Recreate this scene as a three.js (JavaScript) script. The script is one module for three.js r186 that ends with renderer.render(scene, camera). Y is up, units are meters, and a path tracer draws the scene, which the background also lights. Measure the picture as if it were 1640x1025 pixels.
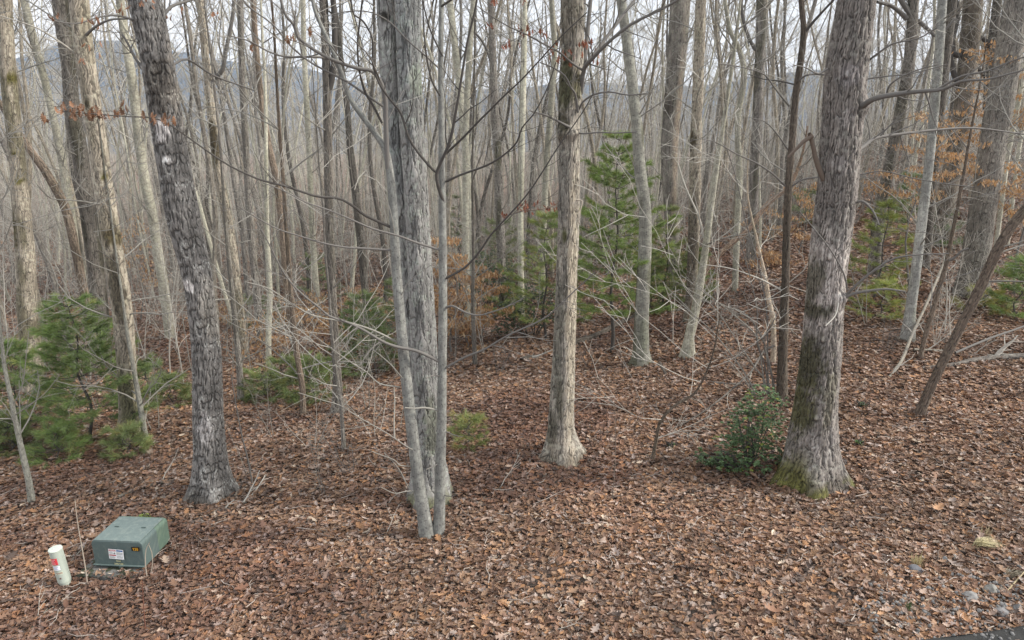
import * as THREE from 'three';
import { mergeGeometries } from 'three/addons/utils/BufferGeometryUtils.js';
import { RoundedBoxGeometry } from 'three/addons/geometries/RoundedBoxGeometry.js';

// ---------------------------------------------------------------- camera, sky, sun, exposure
const scene = new THREE.Scene();
const F = 1093, CX = 820, CY = 512.5, PITCH = THREE.MathUtils.degToRad(16), EYE = 5.6;
const camera = new THREE.PerspectiveCamera(THREE.MathUtils.radToDeg(2 * Math.atan(CY / F)), 1.6, 0.1, 6000);
camera.position.set(0, EYE, 0);
camera.rotation.x = -PITCH;
camera.updateMatrixWorld();
const renderer = new THREE.WebGLRenderer({ antialias: true });
renderer.toneMapping = THREE.LinearToneMapping;
renderer.toneMappingExposure = 3.4;
renderer.shadowMap.enabled = true;

const SUN = new THREE.Vector3(0.86, 0.62, 0.06).normalize();
const sun = new THREE.DirectionalLight(new THREE.Color(1.0, 0.94, 0.85), 1.5);
sun.name = 'sun';
sun.position.copy(SUN).multiplyScalar(60); sun.position.z -= 12; sun.target.position.set(0, 0, -12);
sun.castShadow = true; sun.shadow.radius = 20; sun.shadow.mapSize.set(4096, 4096);
Object.assign(sun.shadow.camera, { left: -45, right: 45, top: 45, bottom: -45, near: 1, far: 160 });
scene.add(sun, sun.target);

// small seeded tools
function rng(seed) { let a = (seed * 2654435761) >>> 0; return () => { a = (a + 0x6d2b79f5) | 0; let t = Math.imul(a ^ (a >>> 15), 1 | a); t = (t + Math.imul(t ^ (t >>> 7), 61 | t)) ^ t; return ((t ^ (t >>> 14)) >>> 0) / 4294967296; }; }
const hash = (i, j, k, s) => { let n = Math.imul(i, 374761393) ^ Math.imul(j, 668265263) ^ Math.imul(k, 2147483647) ^ Math.imul(s + 11, 1274126177); n = Math.imul(n ^ (n >>> 13), 1274126177); n = Math.imul(n ^ (n >>> 15), 2246822519); return ((n ^ (n >>> 16)) >>> 0) / 4294967296; };
const fade = (t) => t * t * (3 - 2 * t), mix = (a, b, t) => a + (b - a) * t, clamp = (x, a, b) => Math.min(b, Math.max(a, x)), sstep = (a, b, x) => fade(clamp((x - a) / (b - a), 0, 1));
function vnoise(x, y, z = 0, s = 0) {   // value noise, 0..1
  const i = Math.floor(x), j = Math.floor(y), k = Math.floor(z), u = fade(x - i), v = fade(y - j), w = fade(z - k);
  const l = (c) => mix(mix(hash(i, j, c, s), hash(i + 1, j, c, s), u), mix(hash(i, j + 1, c, s), hash(i + 1, j + 1, c, s), u), v);
  return mix(l(k), l(k + 1), w);
}
const mod = (a, b) => ((a % b) + b) % b;
function pnoise(x, y, px, py, s = 0) {  // the same, tiling with period px, py
  const i = Math.floor(x), j = Math.floor(y), u = fade(x - i), v = fade(y - j), h = (a, b) => hash(mod(a, px), mod(b, py), 0, s);
  return mix(mix(h(i, j), h(i + 1, j), u), mix(h(i, j + 1), h(i + 1, j + 1), u), v);
}
const pfbm = (x, y, px, py, s) => (pnoise(x, y, px, py, s) + 0.5 * pnoise(2 * x, 2 * y, 2 * px, 2 * py, s + 1) + 0.25 * pnoise(4 * x, 4 * y, 4 * px, 4 * py, s + 2)) / 1.75;
function pworley(x, y, px, py, s) {     // tiling cells: [F1, F2, id]
  const i = Math.floor(x), j = Math.floor(y); let f1 = 9, f2 = 9, id = 0;
  for (let a = -1; a <= 1; a++) for (let b = -1; b <= 1; b++) {
    const ci = mod(i + a, px), cj = mod(j + b, py), dx = i + a + hash(ci, cj, 1, s) - x, dy = j + b + hash(ci, cj, 2, s) - y, d = Math.hypot(dx, dy);
    if (d < f1) { f2 = f1; f1 = d; id = hash(ci, cj, 3, s); } else if (d < f2) f2 = d;
  }
  return [f1, f2, id];
}
const V = (x, y, z) => new THREE.Vector3(x, y, z);
const lin = (x) => (x <= 0.0031308 ? x * 12.92 : 1.055 * Math.pow(x, 1 / 2.4) - 0.055);   // linear to sRGB

// thin bright overcast
{
  const w = 1024, h = 512, data = new Float32Array(w * h * 4);
  for (let r = 0; r < h; r++) for (let c = 0; c < w; c++) {
    const el = ((r + 0.5) / h - 0.5) * Math.PI, az = ((c + 0.5) / w - 0.5) * 2 * Math.PI;
    const x = Math.cos(az) * Math.cos(el), y = Math.sin(el), z = Math.sin(az) * Math.cos(el), k = 1.4 / (Math.max(y, 0) + 0.25);
    const n = 0.6 * vnoise(x * k + 9, z * k + 9, 0, 5) + 0.4 * vnoise(x * k * 2.3, z * k * 2.3, 3, 6);
    const near = Math.max(0, x * SUN.x + y * SUN.y + z * SUN.z), glow = 0.25 * near ** 6;
    const L = y > 0 ? (0.36 + 0.08 * n + 0.6 * glow) : 0.11;
    const q = (r * w + c) * 4;
    data[q] = L * mix(0.92, 0.99, n); data[q + 1] = L * mix(0.97, 1, n); data[q + 2] = L * 1.04; data[q + 3] = 1;
  }
  const t = new THREE.DataTexture(data, w, h, THREE.RGBAFormat, THREE.FloatType);
  t.mapping = THREE.EquirectangularReflectionMapping; t.magFilter = THREE.LinearFilter; t.needsUpdate = true;
  scene.background = t; scene.environment = t; scene.environmentIntensity = 1;
}
scene.fog = new THREE.FogExp2(new THREE.Color(0.62, 0.79, 1.0), 0.0002);

// ---------------------------------------------------------------- scene bookkeeping
const taken = {};
function numbered(n) { const k = taken[n] = (taken[n] ?? -1) + 1; return k ? `${n}_${String(k).padStart(3, '0')}` : n; }
function tag(o, label, category, group, kind) {
  if (label) o.userData.label = label; if (category) o.userData.category = category; if (group) o.userData.group = group; if (kind) o.userData.kind = kind; return o;
}
function shade(o) { o.castShadow = o.receiveShadow = true; return o; }
function thing(name, label, category, pos = V(0, 0, 0), group) { const g = new THREE.Group(); g.name = numbered(name); g.position.copy(pos); scene.add(g); return tag(g, label, category, group); }
function part(name, geo, mat, parent) { const m = shade(new THREE.Mesh(geo, mat)); m.name = name; parent.add(m); return m; }
function structure(name, geo, mat) { const m = shade(new THREE.Mesh(geo, mat)); m.name = numbered(name); m.userData.kind = 'structure'; scene.add(m); return m; }
const std = (r, g, b, rough = 0.9, more = {}) => new THREE.MeshStandardMaterial({ color: new THREE.Color().setRGB(r, g, b), roughness: rough, side: THREE.DoubleSide, ...more });

// ---------------------------------------------------------------- the lie of the land
function land(x, z) {
  const d = -z, t = x / Math.max(d, 9);
  const right = sstep(0.08, 0.6, t);
  let y = 0.055 * 22 * Math.tanh(x / 22);
  y += 0.085 * clamp(d - 9, 0, 45) * right;
  y -= (0.05 * clamp(d - 13, 0, 45) + 0.05 * clamp(d - 58, 0, 260) + 0.02 * clamp(d - 318, 0, 500)) * (1 - 0.75 * right * sstep(140, 50, d));
  y += 0.5 * (vnoise(x / 9, z / 9, 0, 31) - 0.5) * sstep(6, 20, d);
  return y;
}
function ground(x, z) {
  return land(x, z) + 0.10 * (vnoise(x / 1.3, z / 1.3, 0, 32) - 0.5) + 0.03 * (vnoise(x * 2.5, z * 2.5, 0, 33) - 0.5);
}
const FWD = V(0, -Math.sin(PITCH), -Math.cos(PITCH)), UP = V(0, Math.cos(PITCH), -Math.sin(PITCH));
function ray(px, py) { return V((px - CX) / F, 0, 0).addScaledVector(UP, (CY - py) / F).add(FWD); }   // length 1 along the lens axis
function onPlane(px, py, z) { const r = ray(px, py), t = z / r.z; return V(r.x * t, EYE + r.y * t, z); }
function hit(px, py) {                  // where the sight line meets the ground
  const r = ray(px, py); let t = 3, p = V(0, 0, 0);
  for (let i = 0; i < 4000; i++) { p.set(r.x * t, EYE + r.y * t, r.z * t); if (p.y <= ground(p.x, p.z)) break; t += 0.02; }
  return p;
}
const depthOf = (p) => V(p.x, p.y - EYE, p.z).dot(FWD);
const metres = (px, p) => (px * depthOf(p)) / F;

// ---------------------------------------------------------------- bark and wood textures
function dataTex(w, h, fn, srgb) {
  const a = new Uint8Array(w * h * 4);
  for (let j = 0; j < h; j++) for (let i = 0; i < w; i++) { const c = fn(i, j), q = (j * w + i) * 4; for (let k = 0; k < 3; k++) a[q + k] = clamp(Math.round(255 * (srgb ? lin(clamp(c[k], 0, 1)) : c[k])), 0, 255); a[q + 3] = 255; }
  const t = new THREE.DataTexture(a, w, h); t.wrapS = t.wrapT = THREE.RepeatWrapping; t.magFilter = THREE.LinearFilter; if (srgb) t.colorSpace = THREE.SRGBColorSpace; t.needsUpdate = true; return t;
}
function bark(kind, seed) {             // one tile is 0.6 m round by 1.2 m up
  const w = 384, h = 768, H = new Float32Array(w * h), C = new Float32Array(w * h * 3);
  for (let j = 0; j < h; j++) for (let i = 0; i < w; i++) {
    const u = i / w, v = j / h, q = j * w + i;
    const wx = 0.7 * (pfbm(u * 8, v * 12, 8, 12, seed) - 0.5), wy = 0.8 * (pfbm(u * 10, v * 8, 10, 8, seed + 5) - 0.5);
    const fine = pnoise(u * 96, v * 64, 96, 64, seed + 7), med = pfbm(u * 20, v * 14, 20, 14, seed + 9), big = pfbm(u * 4, v * 5, 4, 5, seed + 11);
    const lich = pfbm(u * 14, v * 26, 14, 26, seed + 13);
    let hh, c;
    if (kind === 'oak') {               // dark, deep short ridges with pale lichen flecks
      const wv = 1.2 * (pfbm(u * 8, v * 12, 8, 12, seed + 50) - 0.5), s1 = Math.abs(pnoise(u * 32 + 1.2 * wv, v * 9, 32, 9, seed + 21) - 0.5), s2 = Math.abs(pnoise(u * 25 + 0.6 * wv, v * 26 + 0.6 * wv, 25, 26, seed + 22) - 0.5), id = pnoise(u * 26, v * 17, 26, 17, seed + 24);
      const plate = Math.min(sstep(0.0, 0.17, s1), mix(1, sstep(-0.04, 0.07, s2), 0.6));
      hh = plate * (0.72 + 0.28 * id) + 0.16 * (fine - 0.5);
      const g = mix(0.045, 0.135 + 0.05 * (id - 0.5) + 0.09 * (med - 0.5) + 0.08 * (big - 0.5), plate) * (0.7 + 0.6 * fine);
      const fl = sstep(0.66, 0.78, pnoise(u * 70, v * 36, 70, 36, seed + 40)) * sstep(0.42, 0.6, pfbm(u * 5, v * 7, 5, 7, seed + 60)) * plate * 0.8;
      c = [mix(g * 1.03, 0.36, fl), mix(g * 0.98, 0.365, fl), mix(g * 0.94, 0.35, fl)];
    } else if (kind === 'plate') {      // pale grey long flakes with dark cracks
      const wv = 1.6 * (pfbm(u * 6, v * 8, 6, 8, seed + 50) - 0.5) + 0.6 * (pfbm(u * 14, v * 26, 14, 26, seed + 53) - 0.5);
      const s1 = Math.abs(pnoise(u * 20 + 1.4 * wv, v * 4, 20, 4, seed + 21) - 0.5), s2 = Math.abs(pnoise(u * 40 + 1.6 * wv, v * 7, 40, 7, seed + 22) - 0.5), s3 = Math.abs(pnoise(u * 11 + 0.7 * wv, v * 13 + 0.8 * wv, 11, 13, seed + 25) - 0.5), id = pnoise(u * 16, v * 9, 16, 9, seed + 24);
      const plate = Math.min(sstep(-0.01, 0.10, s1), sstep(-0.015, 0.03, s3)), sub = sstep(-0.02, 0.12, s2);
      hh = plate * (0.6 + 0.4 * id) * (0.82 + 0.18 * sub) + 0.12 * (fine - 0.5);
      const g = mix(0.09, 0.27 + 0.12 * (id - 0.5) + 0.14 * (big - 0.5), plate) * mix(0.75, 1.04, sub) * (0.8 + 0.4 * fine);
      const fl = sstep(0.56, 0.7, lich) * 0.55;
      c = [mix(g * 1.02, 0.40, fl), mix(g * 0.99, 0.43, fl), mix(g * 0.95, 0.38, fl)];
    } else if (kind === 'furrow') {     // close upright furrows that run into each other
      const wv = 1.5 * (pfbm(u * 7, v * 9, 7, 9, seed + 50) - 0.5) + 0.5 * (pfbm(u * 16, v * 22, 16, 22, seed + 53) - 0.5);
      const s1 = Math.abs(pnoise(u * 24 + 1.7 * wv, v * 5, 24, 5, seed + 21) - 0.5), s2 = Math.abs(pnoise(u * 44 + 2 * wv, v * 8, 44, 8, seed + 22) - 0.5), cut = pnoise(u * 24, v * 34, 24, 34, seed + 23);
      const plate = Math.min(sstep(0.0, 0.14, s1 + 0.03 * cut), mix(1, sstep(-0.02, 0.12, s2), 0.7)), id = pnoise(u * 18, v * 10, 18, 10, seed + 24);
      hh = plate * (0.65 + 0.35 * id) + 0.14 * (fine - 0.5);
      const g = mix(0.07, 0.27 + 0.12 * (id - 0.5) + 0.12 * (big - 0.5), plate) * (0.78 + 0.44 * fine);
      const fl = sstep(0.58, 0.74, lich) * 0.45;
      c = [mix(g * 1.06, 0.44, fl), mix(g * 0.98, 0.44, fl), mix(g * 0.91, 0.40, fl)];
    } else {                            // smooth grey skin, lichen blotches, lenticels
      const len = sstep(0.72, 0.84, pnoise(u * 24, v * 90, 24, 90, seed + 30));
      hh = 0.5 + 0.3 * (med - 0.5) + 0.2 * (fine - 0.5) - 0.3 * len;
      const g = (0.25 + 0.12 * (big - 0.5)) * (0.85 + 0.3 * fine) * (1 - 0.45 * len);
      const fl = sstep(0.46, 0.66, lich) * 0.5, up = 0.82 + 0.36 * pnoise(u * 60, v * 9, 60, 9, seed + 33);
      c = [mix(g, 0.40, fl) * up, mix(g * 0.99, 0.41, fl) * up, mix(g * 0.94, 0.375, fl) * up];
    }
    H[q] = clamp(hh, 0, 1); C.set(c, q * 3);
  }
  const map = dataTex(w, h, (i, j) => C.subarray((j * w + i) * 3, (j * w + i) * 3 + 3), true), bump = dataTex(w, h, (i, j) => { const x = H[j * w + i]; return [x, x, x]; });
  const sample = (u, v) => { const x = mod(u, 1) * w, y = mod(v, 1) * h, i = Math.floor(x), j = Math.floor(y), a = x - i, b = y - j, g = (m, n) => H[mod(n, h) * w + mod(m, w)]; return mix(mix(g(i, j), g(i + 1, j), a), mix(g(i, j + 1), g(i + 1, j + 1), a), b); };
  return { map, bump, sample };
}
const BARK = { oak: bark('oak', 3), plate: bark('plate', 101), furrow: bark('furrow', 202), smooth: bark('smooth', 303) };
const barkMats = {};
function barkMat(kind, r = 1, g = 1, b = 1, bump = 0.012) {
  const key = [kind, r, g, b].join();
  return barkMats[key] ??= std(r, g, b, 0.95, { map: BARK[kind].map, bumpMap: BARK[kind].bump, bumpScale: bump, vertexColors: true });
}
const TWIG = { pale: std(0.44, 0.415, 0.365), grey: std(0.15, 0.14, 0.128), dark: std(0.07, 0.063, 0.056), wood: std(0.25, 0.238, 0.21), brown: std(0.15, 0.115, 0.09), dead: std(0.42, 0.36, 0.29) };

// ---------------------------------------------------------------- mesh tools
class MB {
  constructor() { this.p = []; this.n = []; this.u = []; this.i = []; }
  tube(pts, rad, sides, uRep = 1) {
    const base = this.p.length / 3, m = pts.length; let len = 0;
    const T = V(0, 0, 0), N = V(0, 0, 0), B = V(0, 0, 0);
    for (let k = 0; k < m; k++) {
      T.subVectors(pts[Math.min(k + 1, m - 1)], pts[Math.max(k - 1, 0)]).normalize();
      if (!k) { N.set(Math.abs(T.y) > 0.9 ? 1 : 0, Math.abs(T.y) > 0.9 ? 0 : 1, 0); } else len += pts[k].distanceTo(pts[k - 1]);
      N.addScaledVector(T, -N.dot(T)).normalize(); B.crossVectors(T, N);
      for (let s = 0; s <= sides; s++) {
        const a = (s / sides) * 2 * Math.PI, c = Math.cos(a), e = Math.sin(a), x = N.x * c + B.x * e, y = N.y * c + B.y * e, z = N.z * c + B.z * e;
        this.p.push(pts[k].x + x * rad[k], pts[k].y + y * rad[k], pts[k].z + z * rad[k]); this.n.push(x, y, z); this.u.push((s / sides) * uRep, len / 1.2);
      }
    }
    for (let k = 0; k < m - 1; k++) for (let s = 0; s < sides; s++) { const a = base + k * (sides + 1) + s, b = a + sides + 1; this.i.push(a, a + 1, b, a + 1, b + 1, b); }
  }
  quad(a, b, c, d) { const k = this.p.length / 3, n = V(0, 0, 0).crossVectors(V(0, 0, 0).subVectors(b, a), V(0, 0, 0).subVectors(d, a)).normalize(); for (const q of [a, b, c, d]) { this.p.push(q.x, q.y, q.z); this.n.push(n.x, n.y, n.z); this.u.push(0, 0); } this.i.push(k, k + 1, k + 2, k, k + 2, k + 3); }
  get tris() { return this.i.length / 3; }
  geo(white) {
    const g = new THREE.BufferGeometry();
    g.setAttribute('position', new THREE.Float32BufferAttribute(this.p, 3)); g.setAttribute('normal', new THREE.Float32BufferAttribute(this.n, 3)); g.setAttribute('uv', new THREE.Float32BufferAttribute(this.u, 2));
    if (white) g.setAttribute('color', new THREE.Float32BufferAttribute(new Float32Array(this.p.length).fill(1), 3));
    g.setIndex(this.i); return g;
  }
}
const turned = (d, spread, R) => { const a = V(R() - 0.5, R() - 0.5, R() - 0.5); a.addScaledVector(d, -a.dot(d)).normalize(); return d.clone().multiplyScalar(Math.cos(spread)).addScaledVector(a, Math.sin(spread)).normalize(); };
// a bare limb with its twigs. o: kids per level, min radius, lift (turning up), crook
function grow(mb, R, p, dir, len, r, lvl, o) {
  const n = Math.max(2, Math.min(7, Math.round(len / (o.step ?? 0.22)))), pts = [p.clone()], rad = [r]; let d = dir.clone(), q = p.clone();
  const rEnd = Math.max(o.min * 0.6, r * 0.35);
  for (let k = 1; k <= n; k++) {
    d.add(V((R() - 0.5) * o.crook, (R() - 0.5) * o.crook + o.lift, (R() - 0.5) * o.crook)).normalize();
    q = q.clone().addScaledVector(d, len / n); pts.push(q); rad.push(mix(r, rEnd, k / n));
  }
  mb.tube(pts, rad, r > 0.03 ? 7 : r > 0.012 ? 5 : 3, 1);
  if (lvl > 0) kids(mb, R, pts, rad, lvl, o, len);
}
function kids(mb, R, pts, rad, lvl, o, len, from = 0.2) {
  const count = Math.round(o.kids[lvl] * (0.7 + 0.6 * R())), n = pts.length - 1;
  for (let k = 0; k < count; k++) {
    const t = (from + (1 - from) * (k + R()) / count) * n, i = Math.min(n - 1, Math.floor(t)), f = t - i, at = pts[i].clone().lerp(pts[i + 1], f), d = V(0, 0, 0).subVectors(pts[i + 1], pts[i]).normalize();
    const L = len * (0.28 + 0.4 * R()) * (1.1 - 0.6 * t / n);
    grow(mb, R, at, turned(d, 0.5 + 0.6 * R(), R), Math.max(0.12, L), Math.max(o.min, mix(rad[i], rad[i + 1], f) * (0.4 + 0.25 * R())), lvl - 1, o);
  }
}
function smoothPath(pts, n) { const c = new THREE.CatmullRomCurve3(pts, false, 'centripetal'); return c.getPoints(n); }

// a trunk with modelled bark: pts bottom to top, rad at each. o: seg, rings, bark, amp, flare, lobes, tint(p, angle, height) -> [r,g,b]
function trunkGeo(pts, rad, o) {
  const n = o.rings, seg = o.seg, path = new THREE.CatmullRomCurve3(pts, false, 'centripetal'), P = [], U = [], C = [], I = [], cum = [0];
  const fine = Array.from({ length: n + 1 }, (_, k) => path.getPoint(k / n)), B = o.bark && BARK[o.bark];
  for (let k = 1; k <= n; k++) cum.push(cum[k - 1] + fine[k].distanceTo(fine[k - 1]));
  const rMid = rad[Math.floor(rad.length / 2)], uRep = Math.max(1, Math.round((2 * Math.PI * rMid) / 0.6)), y0 = o.y0 ?? pts[0].y, T = V(0, 0, 0), X = V(0, 0, 0), Z = V(0, 0, 0), s0 = o.seed ?? 1;
  for (let k = 0; k <= n; k++) {
    const f = (k / n) * (pts.length - 1), i = Math.min(pts.length - 2, Math.floor(f)), r0 = mix(rad[i], rad[i + 1], f - i), q = fine[k], v = cum[k] / 1.2, hgt = q.y - y0;
    T.subVectors(fine[Math.min(k + 1, n)], fine[Math.max(k - 1, 0)]).normalize(); X.set(1, 0, 0).addScaledVector(T, -T.x).normalize(); Z.crossVectors(X, T);
    for (let s = 0; s <= seg; s++) {
      const a = (s / seg) * 2 * Math.PI - Math.PI / 2, u = (s / seg) * uRep, ca = Math.cos(a), sa = Math.sin(a);
      let r = r0 * (1 + 0.07 * (vnoise(ca * 1.6 + 5, sa * 1.6 + 5, hgt * 0.9, s0) - 0.5) + 0.05 * (vnoise(ca * 3 + 5, sa * 3 + 5, hgt * 2.2, s0 + 1) - 0.5));
      if (o.flare) { const e = Math.exp(-Math.max(0, hgt + 0.12) / (o.flareH ?? 0.28)); r += r0 * o.flare * e * (0.45 + 0.9 * Math.pow(0.5 + 0.5 * Math.cos((o.lobes ?? 5) * a + (o.phase ?? 0) + 1.6 * vnoise(ca + 3, sa + 3, 0, s0 + 3)), 1.6)); }
      for (const b of o.burls ?? []) { const dd = Math.hypot((q.x + ca * X.x * r + sa * Z.x * r) - b.p.x, q.y - b.p.y, (q.z + sa * r) - b.p.z); r += b.h * Math.exp(-(dd * dd) / (b.r * b.r)); }
      if (B && o.amp) r += o.amp * (B.sample(u, v) - 0.6);
      const p = [q.x + (X.x * ca + Z.x * sa) * r, q.y + (X.y * ca + Z.y * sa) * r, q.z + (X.z * ca + Z.z * sa) * r];
      P.push(...p); U.push(u, v); C.push(...(o.tint ? o.tint(p, a, hgt) : [1, 1, 1]));
    }
  }
  for (let k = 0; k < n; k++) for (let s = 0; s < seg; s++) { const a = k * (seg + 1) + s, b = a + seg + 1; I.push(a, b, a + 1, a + 1, b, b + 1); }
  const g = new THREE.BufferGeometry();
  g.setAttribute('position', new THREE.Float32BufferAttribute(P, 3)); g.setAttribute('uv', new THREE.Float32BufferAttribute(U, 2)); g.setAttribute('color', new THREE.Float32BufferAttribute(C, 3)); g.setIndex(I); g.computeVertexNormals();
  return g;
}

// ---------------------------------------------------------------- ground: one sheet out to the far hills
{
  const rows = 260, cols = 260, P = [], U = [], I = [];
  for (let r = 0; r <= rows; r++) {
    const f = r / rows, d = -6 + 66 * f * (0.35 + 0.65 * f) + 840 * Math.pow(Math.max(0, (f - 0.62) / 0.38), 3);
    for (let c = 0; c <= cols; c++) { const s = (c / cols - 0.5) * 2, x = s * (0.55 + 0.45 * s * s) * (16 + 1.35 * Math.max(0, d)); P.push(x, ground(x, -d), -d); U.push(x / 2.4, d / 2.4); }
  }
  for (let r = 0; r < rows; r++) for (let c = 0; c < cols; c++) { const a = r * (cols + 1) + c, b = a + cols + 1; I.push(a, a + 1, b, a + 1, b + 1, b); }
  const g = new THREE.BufferGeometry();
  g.setAttribute('position', new THREE.Float32BufferAttribute(P, 3)); g.setAttribute('uv', new THREE.Float32BufferAttribute(U, 2)); g.setIndex(I); g.computeVertexNormals();
  const w = 512, Hh = new Float32Array(w * w), pal = [[0.20, 0.115, 0.07], [0.27, 0.20, 0.16], [0.11, 0.07, 0.05], [0.30, 0.16, 0.08], [0.06, 0.045, 0.035]];
  const map = dataTex(w, w, (i, j) => {
    const u = i / w, v = j / w, [f1, f2, id] = pworley(u * 34 + pfbm(u * 9, v * 9, 9, 9, 71), v * 34 + pfbm(u * 9, v * 9, 9, 9, 75), 34, 34, 70), e = sstep(0, 0.25, f2 - f1), k = 0.55 + 0.6 * pfbm(u * 24, v * 24, 24, 24, 78);
    Hh[j * w + i] = e * (0.4 + 0.6 * id); const q = pal[Math.floor(id * 4.99)]; return q.map((x) => 1.25 * x * k * mix(0.5, 1, e));  // cell edges darkened: humus, with shadow between leaves painted in
  }, true);
  const bump = dataTex(w, w, (i, j) => { const x = Hh[j * w + i]; return [x, x, x]; });
  structure('ground', g, std(1, 1, 1, 1, { map, bumpMap: bump, bumpScale: 0.03 }));
}
// far hills
{
  const mat = std(0.06, 0.075, 0.10, 1), mound = (x) => Math.exp(-x * x);  // blue in the base colour stands in for some distance haze
  for (const [z, top] of [[-1500, (k) => 74 + 98 * mound((k + 0.57) / 0.16) + 42 * mound((k + 0.33) / 0.11) + 14 * mound((k - 0.1) / 0.12) + 40 * mound((k - 0.45) / 0.16) + 60 * mound((k - 0.8) / 0.2)], [-1050, (k) => 22 + 26 * mound((k + 0.9) / 0.25) + 12 * mound((k + 0.35) / 0.2) + 22 * mound((k - 0.45) / 0.2)]]) {
    const P = [], I = [], n = 220, m = 14;
    for (let c = 0; c <= n; c++) { const k = (c / n - 0.5) * 2.6, x = k * -z; for (let r = 0; r <= m; r++) { const f = r / m, y = -40 + (top(k) + 40 + 7 * (vnoise(c * 0.35, z, 0, 81) - 0.5) + 2.5 * vnoise(c * 1.1, z, 0, 82)) * Math.sin(f * Math.PI * 0.62) / Math.sin(Math.PI * 0.5); P.push(x, y + (r < m ? 6 * (vnoise(c * 0.7, r * 0.8, 0, 83) - 0.5) : 0), z + 350 - 500 * f); } }
    for (let c = 0; c < n; c++) for (let r = 0; r < m; r++) { const a = c * (m + 1) + r, b = a + m + 1; I.push(a, b, a + 1, a + 1, b, b + 1); }
    const g = new THREE.BufferGeometry(); g.setAttribute('position', new THREE.Float32BufferAttribute(P, 3)); g.setIndex(I); g.computeVertexNormals();
    structure('hills', g, mat);
  }
}
// the corner of the road at the lower right
{
  const a = hit(1540, 1024), b = hit(1640, 1008), e = V(b.x - a.x, 0, b.z - a.z).normalize(), out = V(-e.z, 0, e.x); if (out.z < 0) out.negate();
  const P = [], U = [], I = [], n = 60, m = 26;
  for (let i = 0; i <= n; i++) for (let j = 0; j <= m; j++) {
    const s = (i / n) * 9 - 3.5, w = (j / m) ** 1.6 * 3.2 + (j ? 0 : 0.3 * (vnoise(s * 2.2, 0, 0, 91) - 0.5) + 0.12 * (vnoise(s * 9, 0, 0, 92) - 0.5)), x = a.x + e.x * s + out.x * w, z = a.z + e.z * s + out.z * w;
    P.push(x, j ? Math.max(ground(x, z), land(a.x, a.z)) + 0.06 : ground(x, z) - 0.03, z); U.push(s, w);
  }
  for (let i = 0; i < n; i++) for (let j = 0; j < m; j++) { const q = i * (m + 1) + j, r = q + m + 1; I.push(q, q + 1, r, q + 1, r + 1, r); }
  const g = new THREE.BufferGeometry(); g.setAttribute('position', new THREE.Float32BufferAttribute(P, 3)); g.setAttribute('uv', new THREE.Float32BufferAttribute(U, 2)); g.setIndex(I); g.computeVertexNormals();
  const t = dataTex(256, 256, (i, j) => { const [f1, , id] = pworley(i / 5.2, j / 5.2, 49, 49, 95), k = 0.012 + 0.02 * id * sstep(0.7, 0.1, f1) + 0.014 * pnoise(i / 32, j / 32, 8, 8, 96); return [k, k, k * 0.95]; }, true);
  structure('road', g, std(1, 1, 1, 0.95, { map: t, bumpMap: t, bumpScale: 0.01 }));
}

// ---------------------------------------------------------------- fallen leaves
function leafGeo(L, W, lobes, curl, bend, R, secs) {
  const P = [], I = [], n = secs;
  for (let k = 0; k <= n; k++) {
    const t = k / n, env = Math.pow(Math.sin(Math.PI * Math.min(1, 0.06 + 0.94 * t)), 0.7) * (0.55 + 0.6 * t * (1.35 - t)), lob = lobes ? (k % 2 ? 1.15 : 0.42) : 1;
    const w = k === n ? 0.001 : Math.max(0.002, (W / 2) * env * lob * (0.9 + 0.25 * R())), y = bend * (t - 0.5) ** 2 * L, sk = lobes ? 0.1 * L * (k % 2) : 0;
    P.push(-w, y + curl * w * (0.8 + 0.5 * R()), (t - 0.5) * L + sk, 0, y, (t - 0.5) * L, w, y + curl * w * (0.8 + 0.5 * R()), (t - 0.5) * L + sk);
  }
  for (let k = 0; k < n; k++) for (let s = 0; s < 2; s++) { const a = k * 3 + s, b = a + 3; I.push(a, b, a + 1, a + 1, b, b + 1); }
  const g = new THREE.BufferGeometry(); g.setAttribute('position', new THREE.Float32BufferAttribute(P, 3)); g.setIndex(I); g.computeVertexNormals(); return g;
}
const LR = rng(7);
const LEAVES = [leafGeo(0.145, 0.105, true, 0.35, 0.5, LR, 8), leafGeo(0.16, 0.12, true, -0.3, -0.35, LR, 8), leafGeo(0.12, 0.06, false, 0.7, 0.7, LR, 5), leafGeo(0.10, 0.055, false, -0.5, -0.8, LR, 5), leafGeo(0.13, 0.05, false, 1.3, 0.3, LR, 5), leafGeo(0.17, 0.13, true, 0.7, 0.9, LR, 8)];
const LEAFCOL = [[0.26, 0.168, 0.108], [0.33, 0.25, 0.205], [0.37, 0.31, 0.28], [0.30, 0.165, 0.082], [0.15, 0.09, 0.06], [0.20, 0.112, 0.07], [0.085, 0.06, 0.048], [0.24, 0.148, 0.105], [0.48, 0.41, 0.33], [0.37, 0.22, 0.12]];
const LEAFW = [0.25, 0.12, 0.07, 0.08, 0.15, 0.17, 0.03, 0.09, 0.02, 0.02];
const leafMat = new THREE.MeshPhysicalMaterial({ roughness: 0.75, side: THREE.DoubleSide, transmission: 0.15, thickness: 0 });
const pickCol = (R) => { let x = R(), k = 0; while (x > LEAFW[k] && k < 9) x -= LEAFW[k++]; return LEAFCOL[k]; };
const M4 = new THREE.Matrix4(), QT = new THREE.Quaternion(), EU = new THREE.Euler(), SC = V(1, 1, 1), COL = new THREE.Color();
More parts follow.
